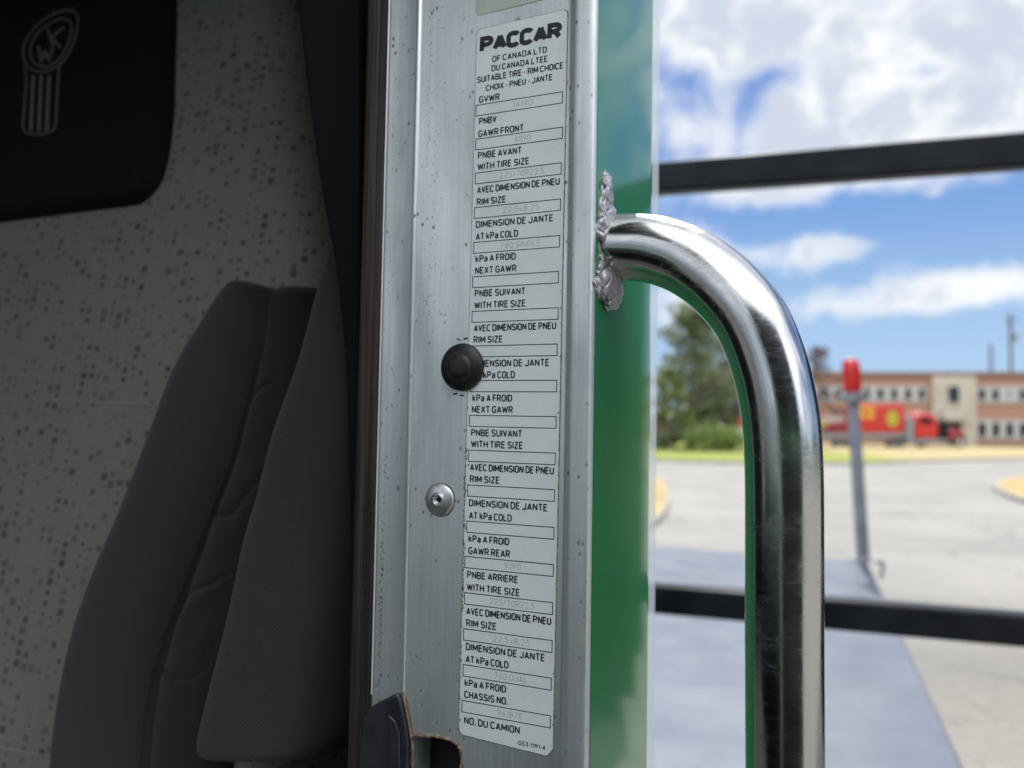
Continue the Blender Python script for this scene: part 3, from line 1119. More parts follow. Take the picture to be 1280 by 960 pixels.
for s in (-0.05, 1.8):
    wheel(tp(1199, 553, -s), (0, -1, 0), 0.45, 0.22, tr, WHITE)

# ------------------------------------------------------------------ flatbed trailer with front rack and marker pole
DZ = 1.0


def mat_deck():
    mt, nt, b = material('worn_deck_sheet', (0.4, 0.44, 0.5), 0.36, 0.35)
    v = nt.obj()
    n = nt.noise(v, 3, 6, 0.6)
    s = nt.noise(nt.scale(v, (3, 50, 1)), 1.0, 4, 0.6)
    n2 = nt.noise(v, 14, 4, 0.6)
    c = nt.mix(nt.step(n, 0.3, 0.7), (0.100, 0.118, 0.155), (0.082, 0.097, 0.130))
    c = nt.mix(nt.math('MULTIPLY', s, 0.35), c, (0.125, 0.142, 0.18))
    c = nt.mix(nt.step(n2, 0.62, 0.75, 0, 0.45), c, (0.22, 0.23, 0.26))
    nt.l.new(c, b.inputs['Base Color'])
    nt.l.new(nt.step(n, 0.3, 0.7, 0.30, 0.40), b.inputs['Roughness'])
    tr_ = nt.new('ShaderNodeTexWave', wave_type='BANDS', bands_direction='Y')
    nt.l.new(v, tr_.inputs[0])
    tr_.inputs['Scale'].default_value = 16
    tr_.inputs['Distortion'].default_value = 1.5
    nt.l.new(nt.bump(tr_.outputs['Fac'], 0.25, 0.002), b.inputs['Normal'])
    return mt


A, Bc, Cc, Dc = gnd(700, 684, DZ), gnd(1084, 702, DZ), gnd(1103, 741, DZ), gnd(1206, 960, DZ)
nd = (Dc - Cc).normalized()
En = Dc + nd * 0.62
AXL = Vector((math.cos(R(20.5)), -math.sin(R(20.5)), 0))
FnL = En - AXL * 2.3
trl = top('flatbed_trailer', 'flat grey trailer deck with black front rails behind the green cab', 'trailer', (Dc.x, Dc.y, 0))
mb = MB()
A2 = Bc - AXL * 2.6
mb.prism([p - Vector((0, 0, 0.14)) for p in (A2, Bc, Cc, Dc, En, FnL)], (0, 0, 0.14))
mb.build('deck', mat_deck(), trl, bevel=0.012)
# rails
PSI = R(17.5)
RX = Vector((math.cos(PSI), -math.sin(PSI), 0))
RY = Vector((math.sin(PSI), math.cos(PSI), 0))
RP = at(820, 480, 2.1)


def on_rail(px, py):
    return hit(px, py, RP, RY)


def rail(ya0, ya1, yb0, yb1, dep):
    a0, a1 = on_rail(820, ya0), on_rail(820, ya1)
    b0, b1 = on_rail(1280, yb0), on_rail(1280, yb1)
    h = ((a0.z - a1.z) + (b0.z - b1.z)) / 2
    zc = (a0.z + a1.z + b0.z + b1.z) / 4
    c0 = Vector((a0.x, a0.y, zc)) - RX * 0.75
    c1 = Vector((b0.x, b0.y, zc)) + RX * 1.0
    mb = MB()
    mb.box((c0 + c1) / 2 + RY * (dep / 2), ((c1 - c0).length, dep, h), (RX, RY, Vector((0, 0, 1))))
    mb.build('rail', BLACKSTEEL, trl, bevel=0.008)
    return c0, c1, zc


r1 = rail(205, 241, 160, 205, 0.055)
r2 = rail(737, 772, 764, 806, 0.06)
for end in (r2[0], r2[1]):
    mb = MB()
    p = Vector((end.x, end.y, 0))
    zt = r1[2] + 0.05
    q = p + (RX * 0.034 if end is r2[1] else -RX * 0.034) + RY * 0.028
    mb.box(Vector((q.x, q.y, (DZ + 0.002 + zt) / 2)), (0.06, 0.06, zt - DZ - 0.002), (RX, RY, Vector((0, 0, 1))))
    mb.build('upright', BLACKSTEEL, trl, bevel=0.006)
# chassis and wheels
mid = (A2 + Bc + En + FnL) / 4
mb = MB()
lax = Vector((-AXL.y, AXL.x, 0))
for s in (-0.5, 0.5):
    mb.box(Vector((mid.x, mid.y, 0.74)) + AXL * s, (0.12, 4.2, 0.22), (AXL, lax, Vector((0, 0, 1))))
mb.build('chassis', BLACKSTEEL, trl)
for s in (-0.85, 0.75):
    for q in (0.9, 1.6):
        wheel(Vector((mid.x, mid.y, 0.42)) + AXL * s + lax * q, AXL, 0.42, 0.28, trl)
# tie hook at the deck corner
hk = gnd(1097, 712, DZ)
mb = MB()
hpts = [hk + Vector((0.02, 0, -0.06)), hk + Vector((0.035, 0, 0.0)), hk + Vector((0.035, 0, 0.045)), hk + Vector((0.015, 0, 0.06)), hk + Vector((0.0, 0, 0.045))]
mb.tube(catmull(hpts, 4), 0.014, 8)
mb.build('tie_hook', STEELG, trl, smooth=True)

# marker pole
pb = gnd(1079, 700, DZ)
dpt = (pb - CAM).dot(_f)
pt = at(1066, 497, dpt)
pole_t = top('marker_pole', 'grey pole with red lamp on top at the far deck corner', 'marker pole', pb)
mb = MB()
mb.tube([pb, pb + (pt - pb) * 0.5, pt], [0.045, 0.044, 0.042], 20)
mb.build('post', speckled('grey_painted_post', (0.17, 0.18, 0.20), (0.24, 0.25, 0.28), 6, 0.4), pole_t, smooth=True)
mb = MB()
mb.lathe([(0.10, 0), (0.10, 0.012), (0.055, 0.014), (0.055, 0.03)], pb - Vector((0, 0, 0.0)), (0, 0, 1), 20)
mb.build('foot_plate', STEELG, pole_t)
axp = (pt - pb).normalized()
mb = MB()
mb.lathe([(0.044, -0.03), (0.09, -0.02), (0.095, 0.03), (0.06, 0.04)], pt, axp, 20)
mb.build('lamp_collar', STEELG, pole_t, smooth=True)
LAMP = material('red_lens', (0.55, 0.02, 0.018), 0.2)[0]
mb = MB()
mb.lathe([(0.055, 0.04), (0.064, 0.05), (0.066, 0.12), (0.066, 0.2), (0.060, 0.26), (0.045, 0.285), (0, 0.29)], pt, axp, 24)
mb.build('red_lamp', LAMP, pole_t, smooth=True, sharp=60)

# ------------------------------------------------------------------ the cab: pillar, panel, handle, label
YAW = R(23)
U = Vector((math.cos(YAW), -math.sin(YAW), 0))      # outboard along the pillar face
W = Vector((math.sin(YAW), math.cos(YAW), 0))       # towards the rear of the truck
Z = Vector((0, 0, 1))
J0 = at(742, 480, 0.40)


def jam(px, py, fwd=0.0):
    """point on the pillar face (fwd metres in front of it) behind a pixel"""
    return hit(px, py, J0 - W * fwd, W)


def uz(px, py):
    p = hit(px, py, J0, W)
    return (p - J0).dot(U), p.z


def juz(u, z, fwd=0.0):
    q = J0 + U * u - W * fwd
    return Vector((q.x, q.y, z))


cab = top('truck_cab', 'green truck cab with open doorway, bare aluminium door pillar and polished grab handle', 'truck cab', (J0.x, J0.y, 0))
ZB, ZT = CAM_Z - 0.46, CAM_Z + 0.74


def ju(px):
    return uz(px, 480)[0]


# pillar section: (pixel column at mid height, mm in front of the face)
sect = [(473.6, -22), (473.6, -1.6), (473.9, -0.8), (474.8, 0.0), (476.2, 0.5), (478.2, 0.75), (481, 0.7), (510, 0.4), (511.5, 0.8), (513, 1.3), (514.5, 0.9), (515.5, 0.0),
        (545, 0.0), (600, 0), (704, 0), (708, 0.2), (710, 1.2), (713, 2.6), (716, 3.1), (720, 3.5), (724, 3.35), (728, 3.6), (732, 3.45), (736, 3.55), (738.5, 3.1), (740.5, 2.2), (742, 0.4), (742.5, -4), (742.5, -22)]
mb = MB()
poly = []
for px, mm in sect:
    q = J0 + U * ju(px) - W * (mm / 1000)
    poly.append(Vector((q.x, q.y, ZB)))
mb.prism(poly, (0, 0, ZT - ZB))
pillar = mb.build('door_pillar', ALU, cab, bevel=0.0007, bseg=3, sharp=50)
# latch opening cut through the pillar
mb = MB()
cut = [jam(*p) for p in ((517, 919), (545, 921), (566, 926), (573, 933), (576, 945), (577, 1010), (513, 1010), (515, 940))]
mb.prism([p - W * 0.02 for p in cut], W * 0.06)
cutter = mb.build('cutter', RUST)
bo = pillar.modifiers.new('cut', 'BOOLEAN')
bo.object = cutter
bo.operation = 'DIFFERENCE'
bo.solver = 'EXACT'
dg = bpy.context.evaluated_depsgraph_get()
new = bpy.data.meshes.new_from_object(pillar.evaluated_get(dg))
pillar.modifiers.clear()
pillar.data = new
new.name = 'door_pillar'
bpy.data.objects.remove(cutter)
while len(new.materials) > 1:
    new.materials.pop()
for p in new.polygons:
    p.material_index = 0
mb = MB()
cc = [jam(px, py, -0.0235) for px, py in ((500, 905), (590, 905), (590, 1020), (500, 1020))]
mb.prism(cc, W * 0.004)
mb.build('latch_cavity', DARKHOLE, pillar)
# rust bead round the opening
mb = MB()
loop = [jam(px, py, 0.0002) for px, py in ((513, 1000), (514.5, 960), (515.5, 935), (517, 919), (530, 919.5), (546, 921), (566, 926), (573.5, 933), (576.5, 945), (577.5, 1000))]
lp = catmull(loop, 8)
rr = random.Random(3)
mb.tube(lp, [0.0008 * rr.uniform(0.4, 1.5) for _ in lp], 8)
mb.build('rusted_rim', RUST, pillar, smooth=True)
# latch guard, black plastic
mb = MB()
out = [(461, 892), (466, 883), (476, 876), (488, 870), (500, 864), (504, 872), (508, 890), (514, 925), (513, 1010), (452, 1010), (455, 920), (457, 905)]
mb.prism([jam(px, py, 0.0008) for px, py in out], -W * 0.004)
lg = mb.build('latch_guard', LATCHM, cab, bevel=0.0012, bseg=3)
mb = MB()
mb.tube(catmull([jam(503.5, 866, 0.0012), jam(508, 888, 0.0016), jam(513.5, 918, 0.0014), jam(516, 945, 0.001), jam(515, 1000, 0.001)], 8), 0.0007, 8)
mb.build('worn_and_glint_edge', RUST, lg, smooth=True)
mb = MB()
mb.prism([jam(px, py, 0.0049) for px, py in ((487, 892), (496, 900), (501, 918), (503, 1005), (488, 1005), (489, 930))], -W * 0.002)
mb.build('raised_rib', LATCHM, lg, bevel=0.0008)

# brown inner return and dark trim further inboard
mb = MB()
prof = [(428, -30), (430, -16), (434, -11), (440, -9.5), (450, -9.2), (452, -10), (454, -9), (468, -9), (479, -10), (479, -30)]
poly = []
for px, mm in prof:
    q = J0 + U * ju(px) - W * (mm / 1000)
    poly.append(Vector((q.x, q.y, ZB)))
mb.prism(poly, (0, 0, ZT - ZB))
mb.build('door_seal_channel', BROWN, cab, bevel=0.0012, bseg=2)
mb = MB()
prof = [(330, -170), (352, -120), (380, -80), (404, -52), (424, -32), (433, -26), (440, -30), (440, -170)]
poly = []
for px, mm in prof:
    q = J0 + U * ju(px) - W * (mm / 1000)
    poly.append(Vector((q.x, q.y, ZB)))
mb.prism(poly, (0, 0, ZT - ZB))
mb.build('pillar_trim', TRIM, cab, bevel=0.006, bseg=3)


# padded trim beside the doorway, wider towards the top
mb = MB()
mb.prism([jam(px, py, -0.034) for px, py in ((352, -240), (362, -60), (370, 0), (384, 120), (401, 240), (418, 330), (430, 440), (436, 620), (438, 1090), (448, 1090), (448, -240))], W * 0.03)
mb.build('padded_trim', BLACKVINYL, cab, bevel=0.012, bseg=4)


# green side panel, convex, then rounded rear corner
def ang(d):
    return Vector((math.sin(R(d)), math.cos(R(d)), 0))


pts = [J0 + U * (ju(742.5) + 0.0002) + W * 0.0005]
a_ = 27.0
pp = pts[0].copy()
while a_ > -80:
    n = len(pts)
    step_ = 0.005 if n < 21 else 0.0016
    long_ = 0.28 if 7 < a_ < 8.9 else step_
    pp = pp + ang(a_) * (long_ if a_ > 7 else 0.006)
    pts.append(pp.copy())
    if n < 21:
        a_ -= 0.1
    elif a_ > 8.9:
        a_ -= 2.8
    else:
        a_ -= 7.0
rear_end = pts[-1]
inner = rear_end - U * 1.9
thick = [p - U * 0.004 - W * 0.001 for p in pts]
mb = MB()
zs = [ZB, ZT]
n = len(pts)
ring = pts + [inner, inner - W * 0.004] + list(reversed(thick))
mb.prism([Vector((p.x, p.y, ZB)) for p in ring], (0, 0, ZT - ZB))
panel = mb.build('side_panel', GREEN, cab, smooth=True, sharp=50)
RW = (rear_end - J0).dot(W)

# pale see-through strip added for the blurred grazing reflection at the cab edge
mt, nt, b = material('painted_edge_sheen', (0.85, 0.88, 0.95), 0.25)
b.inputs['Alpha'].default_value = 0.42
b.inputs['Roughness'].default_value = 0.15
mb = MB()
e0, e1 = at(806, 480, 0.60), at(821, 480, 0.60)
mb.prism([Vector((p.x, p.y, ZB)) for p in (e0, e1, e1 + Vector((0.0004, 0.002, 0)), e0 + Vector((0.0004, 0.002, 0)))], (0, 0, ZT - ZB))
mb.build('edge_sheen_strip', mt, cab)

# roof, rear wall lining, floor, far side: the dark cab interior
LINER = speckled('dark_headliner', (0.035, 0.035, 0.035), (0.05, 0.05, 0.048), 30, 0.95)


def cbox(name, mat, u0, u1, w0, w1, z0, z1, bevel=0.0):
    mb = MB()
    c = J0 + U * ((u0 + u1) / 2) + W * ((w0 + w1) / 2)
    mb.box(Vector((c.x, c.y, (z0 + z1) / 2)), (u1 - u0, w1 - w0, z1 - z0), (U, W, Z))
    return mb.build(name, mat, cab, bevel=bevel)


cbox('roof', LINER, -1.95, -0.10, -0.95, RW - 0.004, ZT + 0.002, ZT + 0.07)
cbox('roof_skin', GREEN, -1.97, -0.08, -0.97, RW + 0.01, ZT + 0.0725, ZT + 0.12, bevel=0.02)
cbox('rear_lining', TRIM, -1.9, -0.10, RW - 0.06, RW - 0.01, 0.75, ZT)
cbox('far_door', TRIM, -1.95, -1.90, -1.2, RW - 0.06, 0.75, ZT)  # built solid without a window to darken the handle's reflection
cbox('floor', TRIM, -1.95, 0.0, -1.2, RW, 0.72, 0.748)
cbox('lower_body', GREEN, -1.95, 0.02, -1.2, RW + 0.0, 0.45, 0.718, bevel=0.02)
cbox('lower_pillar', GREEN, -0.115, 0.012, -0.0, RW - 0.05, 0.752, ZB - 0.002, bevel=0.01)
cbox('front_pillar', GREEN, -0.06, 0.01, -1.24, -1.16, 0.722, ZT, bevel=0.01)
cbox('dashboard', TRIM, -1.9, -0.06, -1.2, -0.85, 0.95, CAM_Z - 0.34, bevel=0.05)
cbox('seat_shade_block', LINER, -1.9, -0.16, -0.30, RW - 0.062, CAM_Z + 0.53, ZT - 0.002, bevel=0.03)  # box added above the view to keep sky light off the upper seat
wm = material('dimmed_windshield', (0.02, 0.03, 0.03), 0.1)[0]  # tint added to dim the sky mirrored in handle and pillar
wm.node_tree.nodes['Principled BSDF'].inputs['Alpha'].default_value = 0.24
cbox('windshield', wm, -1.89, -0.07, -0.985, -0.98, CAM_Z - 0.335, ZT)
cbox('hood', GREEN, -1.7, -0.12, -2.9, -1.27, 0.9, CAM_Z - 0.16, bevel=0.12)

# open door, swung out behind the camera
hinge = J0 - W * 1.18 + U * 0.03
DO = Vector((math.cos(R(7)), math.sin(R(7)), 0))
DN = Vector((-DO.y, DO.x, 0))
DL = 1.18


def dbox(name, mat, s0, s1, z0, z1, n0, n1, parent, bevel=0.01):
    mb = MB()
    q = hinge + DO * ((s0 + s1) / 2) + DN * ((n0 + n1) / 2)
    mb.box(Vector((q.x, q.y, (z0 + z1) / 2)), (s1 - s0, n1 - n0, z1 - z0), (DO, DN, Z))
    return mb.build(name, mat, parent, bevel=bevel)


od = dbox('open_door', GREEN, 0.02, DL, 0.74, 2.02, -0.035, 0.035, cab, 0.02)
dbox('door_card', TRIM, 0.05, DL - 0.03, 0.78, 2.0, 0.037, 0.058, od)
dbox('armrest', CLOTH_DARK, 0.35, 0.95, 1.55, 1.62, 0.06, 0.13, od, 0.02)
dbox('window_frame', TRIM, 0.02, 0.09, 2.022, 2.60, -0.03, 0.03, od)
dbox('window_frame', TRIM, DL - 0.07, DL, 2.022, 2.60, -0.03, 0.03, od)
dbox('window_frame', TRIM, 0.02, DL, 2.602, 2.67, -0.03, 0.03, od)
dbox('darkened_window', material('darkened_glass', (0.01, 0.011, 0.012), 0.1)[0], 0.091, DL - 0.071, 2.022, 2.60, -0.003, 0.003, od, 0)  # pane made opaque dark so the handle reflects a dark band

# grab handle
hp = [(764, 309, .424), (777, 309, .421), (798, 309.5, .416), (826, 314, .410), (862, 328, .402), (900, 355, .392), (937, 398, .382), (961, 455, .376),
      (974, 515, .372), (979, 580, .370), (980, 680, .369), (980, 800, .368), (980.5, 900, .367), (981, 1010, .366), (981, 1120, .365)]
path = catmull([at(*p) for p in hp], 10)
mb = MB()
mb.tube(path, 0.0181, 64)
handle = mb.build('grab_handle', CHROME, cab, smooth=True, sharp=60)
# crinkled sealed foot of the handle
SD = ang(26)
SNn = Vector((SD.y, -SD.x, 0))


def blob(c, rx, ry, rz, seed, amp, seg=36, rings=24):
    """lumpy ellipsoid on the side panel: rx along panel, ry outward, rz up"""
    from mathutils import noise
    vs, fs = [], []
    for i in range(rings + 1):
        th = math.pi * i / rings
        for k in range(seg):
            ph = 2 * math.pi * k / seg
            d = Vector((math.sin(th) * math.cos(ph), math.sin(th) * math.sin(ph), math.cos(th)))
            f = 1 + amp * noise.noise(d * 3.1 + Vector((seed, 0, 0))) + amp * 0.16 * noise.noise(d * 7 + Vector((0, seed, 0)))
            vs.append(c + (SD * (d.x * rx) + SNn * (d.y * ry) + Z * (d.z * rz)) * f)
    for i in range(rings):
        for k in range(seg):
            k2 = (k + 1) % seg
            fs.append((i * seg + k, i * seg + k2, (i + 1) * seg + k2, (i + 1) * seg + k))
    return vs, fs


mb = MB()
mb.add(*blob(at(756, 243, 0.417), 0.0065, 0.0045, 0.0125, 1.0, 0.2))
mb.add(*blob(at(757, 290, 0.419), 0.0165, 0.0065, 0.018, 4.0, 0.2))
mb.add(*blob(at(755, 318, 0.419), 0.013, 0.0055, 0.022, 9.0, 0.2))
mb.add(*blob(at(760, 356, 0.419), 0.0185, 0.0065, 0.0140, 7.0, 0.25))
mb.build('sealed_foot', FOIL, handle, smooth=True, sharp=0)
mb = MB()
mb.tube([path[0], path[1], path[2]], [0.0186, 0.0189, 0.0183], 40, cap=False)
mb.build('joint_ring', mat_foil(), handle, smooth=True)

# ------------------------------------------------------------------ data label
def rounded(pxs, rad, seg=5):
    """rounded polygon on the pillar plane from pixel corners -> list of (u, z)"""
    c = [Vector(uz(*p)) for p in pxs]
    out = []
    n = len(c)
    for i in range(n):
        p, a, b_ = c[i], c[i - 1], c[(i + 1) % n]
        r_ = rad[i] if hasattr(rad, '__len__') else rad
        d1, d2 = (a - p).normalized(), (b_ - p).normalized()
        if r_ <= 0:
            out.append(p)
            continue
        s, e = p + d1 * r_, p + d2 * r_
        for k in range(seg + 1):
            t = k / seg
            out.append(s * (1 - t) ** 2 + p * 2 * t * (1 - t) + e * t * t)
    return out


corners = [(596.5, 37.5), (709.5, 11.5), (691, 936), (684, 944.5), (574, 917)]
R0 = rounded(corners, [0.0035, 0.0035, 0, 0, 0.004])
cu_ = sum((Vector((a.x, a.y)) for a in R0), Vector((0, 0))) / len(R0)
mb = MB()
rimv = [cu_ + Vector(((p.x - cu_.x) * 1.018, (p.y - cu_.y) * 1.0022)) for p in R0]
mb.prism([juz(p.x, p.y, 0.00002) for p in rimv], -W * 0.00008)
mb.build('label_rim_shade', GRIME_SHADE, cab)  # dirt-brown rim painting in the shadow line round the label
mb = MB()
mb.prism([juz(p.x, p.y, 0.00004) for p in R0], -W * 0.00026)
lab = mb.build('data_label', STICKER, cab)
lab['label'] = 'tall narrow tyre and rim data label with bilingual fields'
FW = 0.00033


def line(txt, x0, y0, x1, y1, cap, pen=0.19, fw=FW, shear=0.0, mbx=None, gap=0.25):
    a, b_ = Vector(uz(x0, y0)), Vector(uz(x1, y1))
    put_text(mbx, txt, juz(a.x, a.y, fw), U, Z, b_.x - a.x, cap * 0.41 / F, pen, gap, shear, 0.000002)


tx = MB()
line('PACCAR', 599.5, 67.8, 702.5, 46, 22.8, 0.29, shear=0.04, mbx=tx, gap=0.19)
line('OF CANADA LTD', 615.5, 78.5, 684, 67, 8.6, mbx=tx)
line('DU CANADA LTEE', 614.5, 90, 685, 77, 8.6, mbx=tx)
line('SUITABLE TIRE - RIM CHOICE', 596.5, 104.5, 704.5, 84.5, 8.8, mbx=tx)
line('CHOIX - PNEU - JANTE', 607.5, 114.5, 691, 99, 8.6, mbx=tx)
CW = {}
seq = [
    ('GVWR', 599, 129.5, 625, 124), ('PNBV', 599, 156.5, 621, 152), ('GAWR FRONT', 598, 172.2, 655, 164),
    ('PNBE AVANT', 597.5, 199.3, 652.5, 191), ('WITH TIRE SIZE', 597, 213.5, 662, 204.5),
    ('AVEC DIMENSION DE PNEU', 596.5, 242.5, 700, 229), ('RIM SIZE', 596, 257.3, 633, 252),
    ('DIMENSION DE JANTE', 595, 285.6, 692, 275), ('AT kPa COLD', 594.8, 300.6, 648, 296),
    ('kPa A FROID', 594.4, 328.4, 645, 324), ('NEXT GAWR', 594, 343, 646, 338.7),
    ('PNBE SUIVANT', 593.5, 371.5, 657, 368), ('WITH TIRE SIZE', 593, 386.4, 657.5, 384),
    ('AVEC DIMENSION DE PNEU', 592.5, 415, 695.5, 412), ('RIM SIZE', 592, 429.3, 629, 428),
    ('DIMENSION DE JANTE', 591.5, 459, 687, 456.5), ('AT kPa COLD', 591, 473.3, 644, 472.5),
    ('kPa A FROID', 590.6, 502, 640.5, 501.5), ('NEXT GAWR', 590, 516.2, 641.5, 516.5),
    ('PNBE SUIVANT', 589, 545.3, 653, 546), ('WITH TIRE SIZE', 588.7, 559.4, 654, 561),
    ('AVEC DIMENSION DE PNEU', 587.6, 588.5, 692.8, 594), ('RIM SIZE', 587.4, 603, 625, 605),
    ('DIMENSION DE JANTE', 586.3, 633, 684.7, 640), ('AT kPa COLD', 586.3, 648.6, 640, 652),
    ('kPa A FROID', 585.7, 677.5, 637, 681.5), ('GAWR REAR', 585.5, 692.5, 638, 697),
    ('PNBE ARRIERE', 584, 722.5, 648, 729.6), ('WITH TIRE SIZE', 583.8, 738, 650, 746),
    ('AVEC DIMENSION DE PNEU', 583, 768, 689.4, 783.6), ('RIM SIZE', 582.8, 782.8, 621, 788),
    ('DIMENSION DE JANTE', 582.3, 812.5, 681.5, 827), ('AT kPa COLD', 582.2, 827.8, 636, 836),
    ('kPa A FROID', 580.9, 857.5, 633, 865), ('CHASSIS NO.', 580.3, 872, 635, 881.5),
    ('NO. DU CAMION', 580.3, 904.5, 650, 917), ('-G53-1191-4', 645.6, 930.5, 682, 936.8),
]
for (t_, x0, y0, x1, y1) in seq:
    line(t_, x0, y0, x1, y1, 5.6 if 'G53' in t_ else 9.5, mbx=tx)
tx.build('lettering', INK, lab)

boxes = [(595, 132.8, 704, 113), (594.5, 175.2, 704, 157), (594, 217.2, 702.5, 202), (592.8, 260.6, 701.5, 247), (592, 304, 700.4, 292.6), (590.8, 346.2, 699, 338.2),
         (590, 389.3, 698.7, 383.7), (589, 432.5, 697.4, 429), (588, 475.8, 696.8, 474.2), (586.8, 518.8, 696, 520), (585.8, 561.8, 695, 566), (584.6, 605, 694, 612),
         (583.4, 650.2, 693.3, 659), (581, 693.8, 692.6, 706), (580.6, 739.6, 691.7, 753), (579.6, 784, 691, 801), (578.8, 829, 690, 847.8), (577.4, 873.6, 689, 895)]
bx, fx = MB(), MB()
vals = {0: '14190', 1: '4990', 2: '225/70R22.5', 3: '22.5x8.25', 4: '760 SINGLE', 13: '9190', 14: '225/70R22.5', 15: '22.5x8.25', 16: '760 DUAL', 17: '961878'}
LW = 0.0005
for i, (x0, y0, x1, y1) in enumerate(boxes):
    a, b_ = Vector(uz(x0, y0)), Vector(uz(x1, y1))
    zt, zb = (a.y + b_.y) / 2, (a.y + b_.y) / 2 - 15.6 * 0.41 / F
    for (ua, ub, za, zb2) in ((a.x, b_.x, zt, zt - LW), (a.x, b_.x, zb + LW, zb), (a.x, a.x + LW, zt - LW, zb + LW), (b_.x - LW, b_.x, zt - LW, zb + LW)):
        bx.add([juz(ua, za, FW), juz(ub, za, FW), juz(ub, zb2, FW), juz(ua, zb2, FW)], [(0, 1, 2, 3)])
    if i in vals:
        tw = len(vals[i]) * 0.0024
        put_text(fx, vals[i], juz(a.x + (b_.x - a.x) * 0.55 - tw / 2, zb + 0.0017, FW), U, Z, tw, 0.0034, 0.13)
bx.build('field_boxes', INK, lab)
fx.build('typed_values', FAINT, lab)
# specks of grime along the left and right edge of the label
gm = MB()
rr = random.Random(21)
for k in range(150):
    y = rr.choice((rr.uniform(430, 920), rr.uniform(560, 760)))
    xl = 596.5 - (y - 37) * 22.5 / 880
    p = uz(xl + rr.gauss(0.2, 0.9), y)
    r_ = rr.uniform(0.00012, 0.0006)
    gm.add([juz(p[0] + math.cos(a) * r_ * rr.uniform(.6, 1.1), p[1] + math.sin(a) * r_ * 1.6 * rr.uniform(.6, 1.1), 0.00036) for a in [i * math.pi / 4 for i in range(8)]], [tuple(range(8))])
for k in range(26):
    y = rr.uniform(20, 940)
    xl = 709.5 - (y - 11) * 19 / 930
    p = uz(xl + rr.gauss(-0.3, 0.6), y)
    r_ = rr.uniform(0.0001, 0.0004)
    gm.add([juz(p[0] + math.cos(a) * r_, p[1] + math.sin(a) * r_ * 1.6, 0.00036) for a in [i * math.pi / 4 for i in range(8)]], [tuple(range(8))])
gm.build('grime_specks', GRIME_SHADE, lab)

# upper label, only its lower end in view
mb = MB()
R1 = rounded([(596, -160), (714, -190), (709, -8), (594.5, 20.5)], 0.0035)
mb.prism([juz(p.x, p.y, 0.00004) for p in R1], -W * 0.00026)
l2 = mb.build('data_label', speckled('yellowed_label', (0.52, 0.55, 0.46), (0.44, 0.47, 0.40), 60, 0.5), cab)
l2['label'] = 'yellowed blank end of a second label above'

# rubber bumper
bc = jam(579, 459, 0.0)
mb = MB()
k_ = 0.413 / F
mb.lathe([(28 * k_, 0.0002), (30.5 * k_, 0.0006), (31 * k_, 0.0016), (29 * k_, 0.003), (22 * k_, 0.0044), (17.5 * k_, 0.0052), (16.5 * k_, 0.0051), (15.5 * k_, 0.0058), (13.5 * k_, 0.0066), (10 * k_, 0.0069), (0, 0.0070)], bc, -W, 48)
mb.build('bumper_stop', RUBBER, cab, smooth=True, sharp=0)
mb = MB()
for (px, py, a) in ((582, 423, 0.2), (573, 424, -0.5), (569, 492, 0.3), (577, 494, 0.1)):
    p = jam(px, py, 0.0004)
    mb.box(p, (0.0025, 0.0005, 0.0006), (U * math.cos(a) + Z * math.sin(a), W, Z * math.cos(a) - U * math.sin(a)))
mb.build('rubber_flash', RUBBER, cab)
# rivet / snap stud
rc = jam(550.5, 624.5, 0.0)
STEEL = speckled('brushed_stud_steel', (0.55, 0.55, 0.54), (0.68, 0.68, 0.67), 500, 0.45, 1.0)
mb = MB()
mb.lathe([(20 * k_, 0.0001), (21 * k_, 0.0006), (20.5 * k_, 0.0013), (18 * k_, 0.0020), (12 * k_, 0.0027), (8.5 * k_, 0.0030), (7.6 * k_, 0.0036), (6.4 * k_, 0.0037), (5.4 * k_, 0.0033), (4.8 * k_, 0.0018), (0, 0.0017)], rc, -W, 48)
stud = mb.build('stud', STEEL, cab, smooth=True, sharp=0)
mb = MB()
mb.lathe([(4.6 * k_, 0.00172), (4.6 * k_, 0.00175), (0, 0.0018)], rc, -W, 20)
mb.build('stud_socket', DARKHOLE, stud)
mb = MB()
mb.lathe([(22.3 * k_, 0.00003), (22.3 * k_, 0.00009), (0, 0.00009)], rc, -W, 36)
mb.build('stud_grime', GRIME_SHADE, stud)

EDGE_GLINT = material('painted_edge_glint', (0.92, 0.93, 0.93), 0.35, 0.35)[0]  # pale colour painting in the highlight along the pillar's left edge
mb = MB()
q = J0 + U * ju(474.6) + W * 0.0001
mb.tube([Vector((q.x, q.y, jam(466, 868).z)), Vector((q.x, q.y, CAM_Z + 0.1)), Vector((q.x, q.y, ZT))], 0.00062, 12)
mb.build('worn_and_glint_edge', EDGE_GLINT, pillar, smooth=True)
mb = MB()
rr = random.Random(31)


def speck(x, y, r_, fwd):
    p = uz(x, y)
    n_ = 7
    mb.add([juz(p[0] + math.cos(2 * math.pi * k / n_) * r_ * rr.uniform(.5, 1.1), p[1] + math.sin(2 * math.pi * k / n_) * r_ * 1.5 * rr.uniform(.5, 1.2), fwd) for k in range(n_)], [tuple(range(n_))])


for k in range(150):
    y = 560 + 315 * rr.random() ** 0.7
    speck(484 - 0.025 * (y - 480) + rr.gauss(0, 1.0), y, rr.uniform(0.00012, 0.00055), 0.00082)
for k in range(130):
    y = rr.uniform(5, 400)
    speck(534 - 0.027 * (y - 100) + abs(rr.gauss(0, 14)), y, rr.uniform(0.00010, 0.00042), 0.00012)
for k in range(36):
    y = rr.uniform(5, 420)
    speck(500 - 0.027 * (y - 100) + rr.gauss(0, 6), y, rr.uniform(0.0001, 0.0004), 0.0008)
mb.build('corrosion_specks', GRIME_SHADE, pillar)
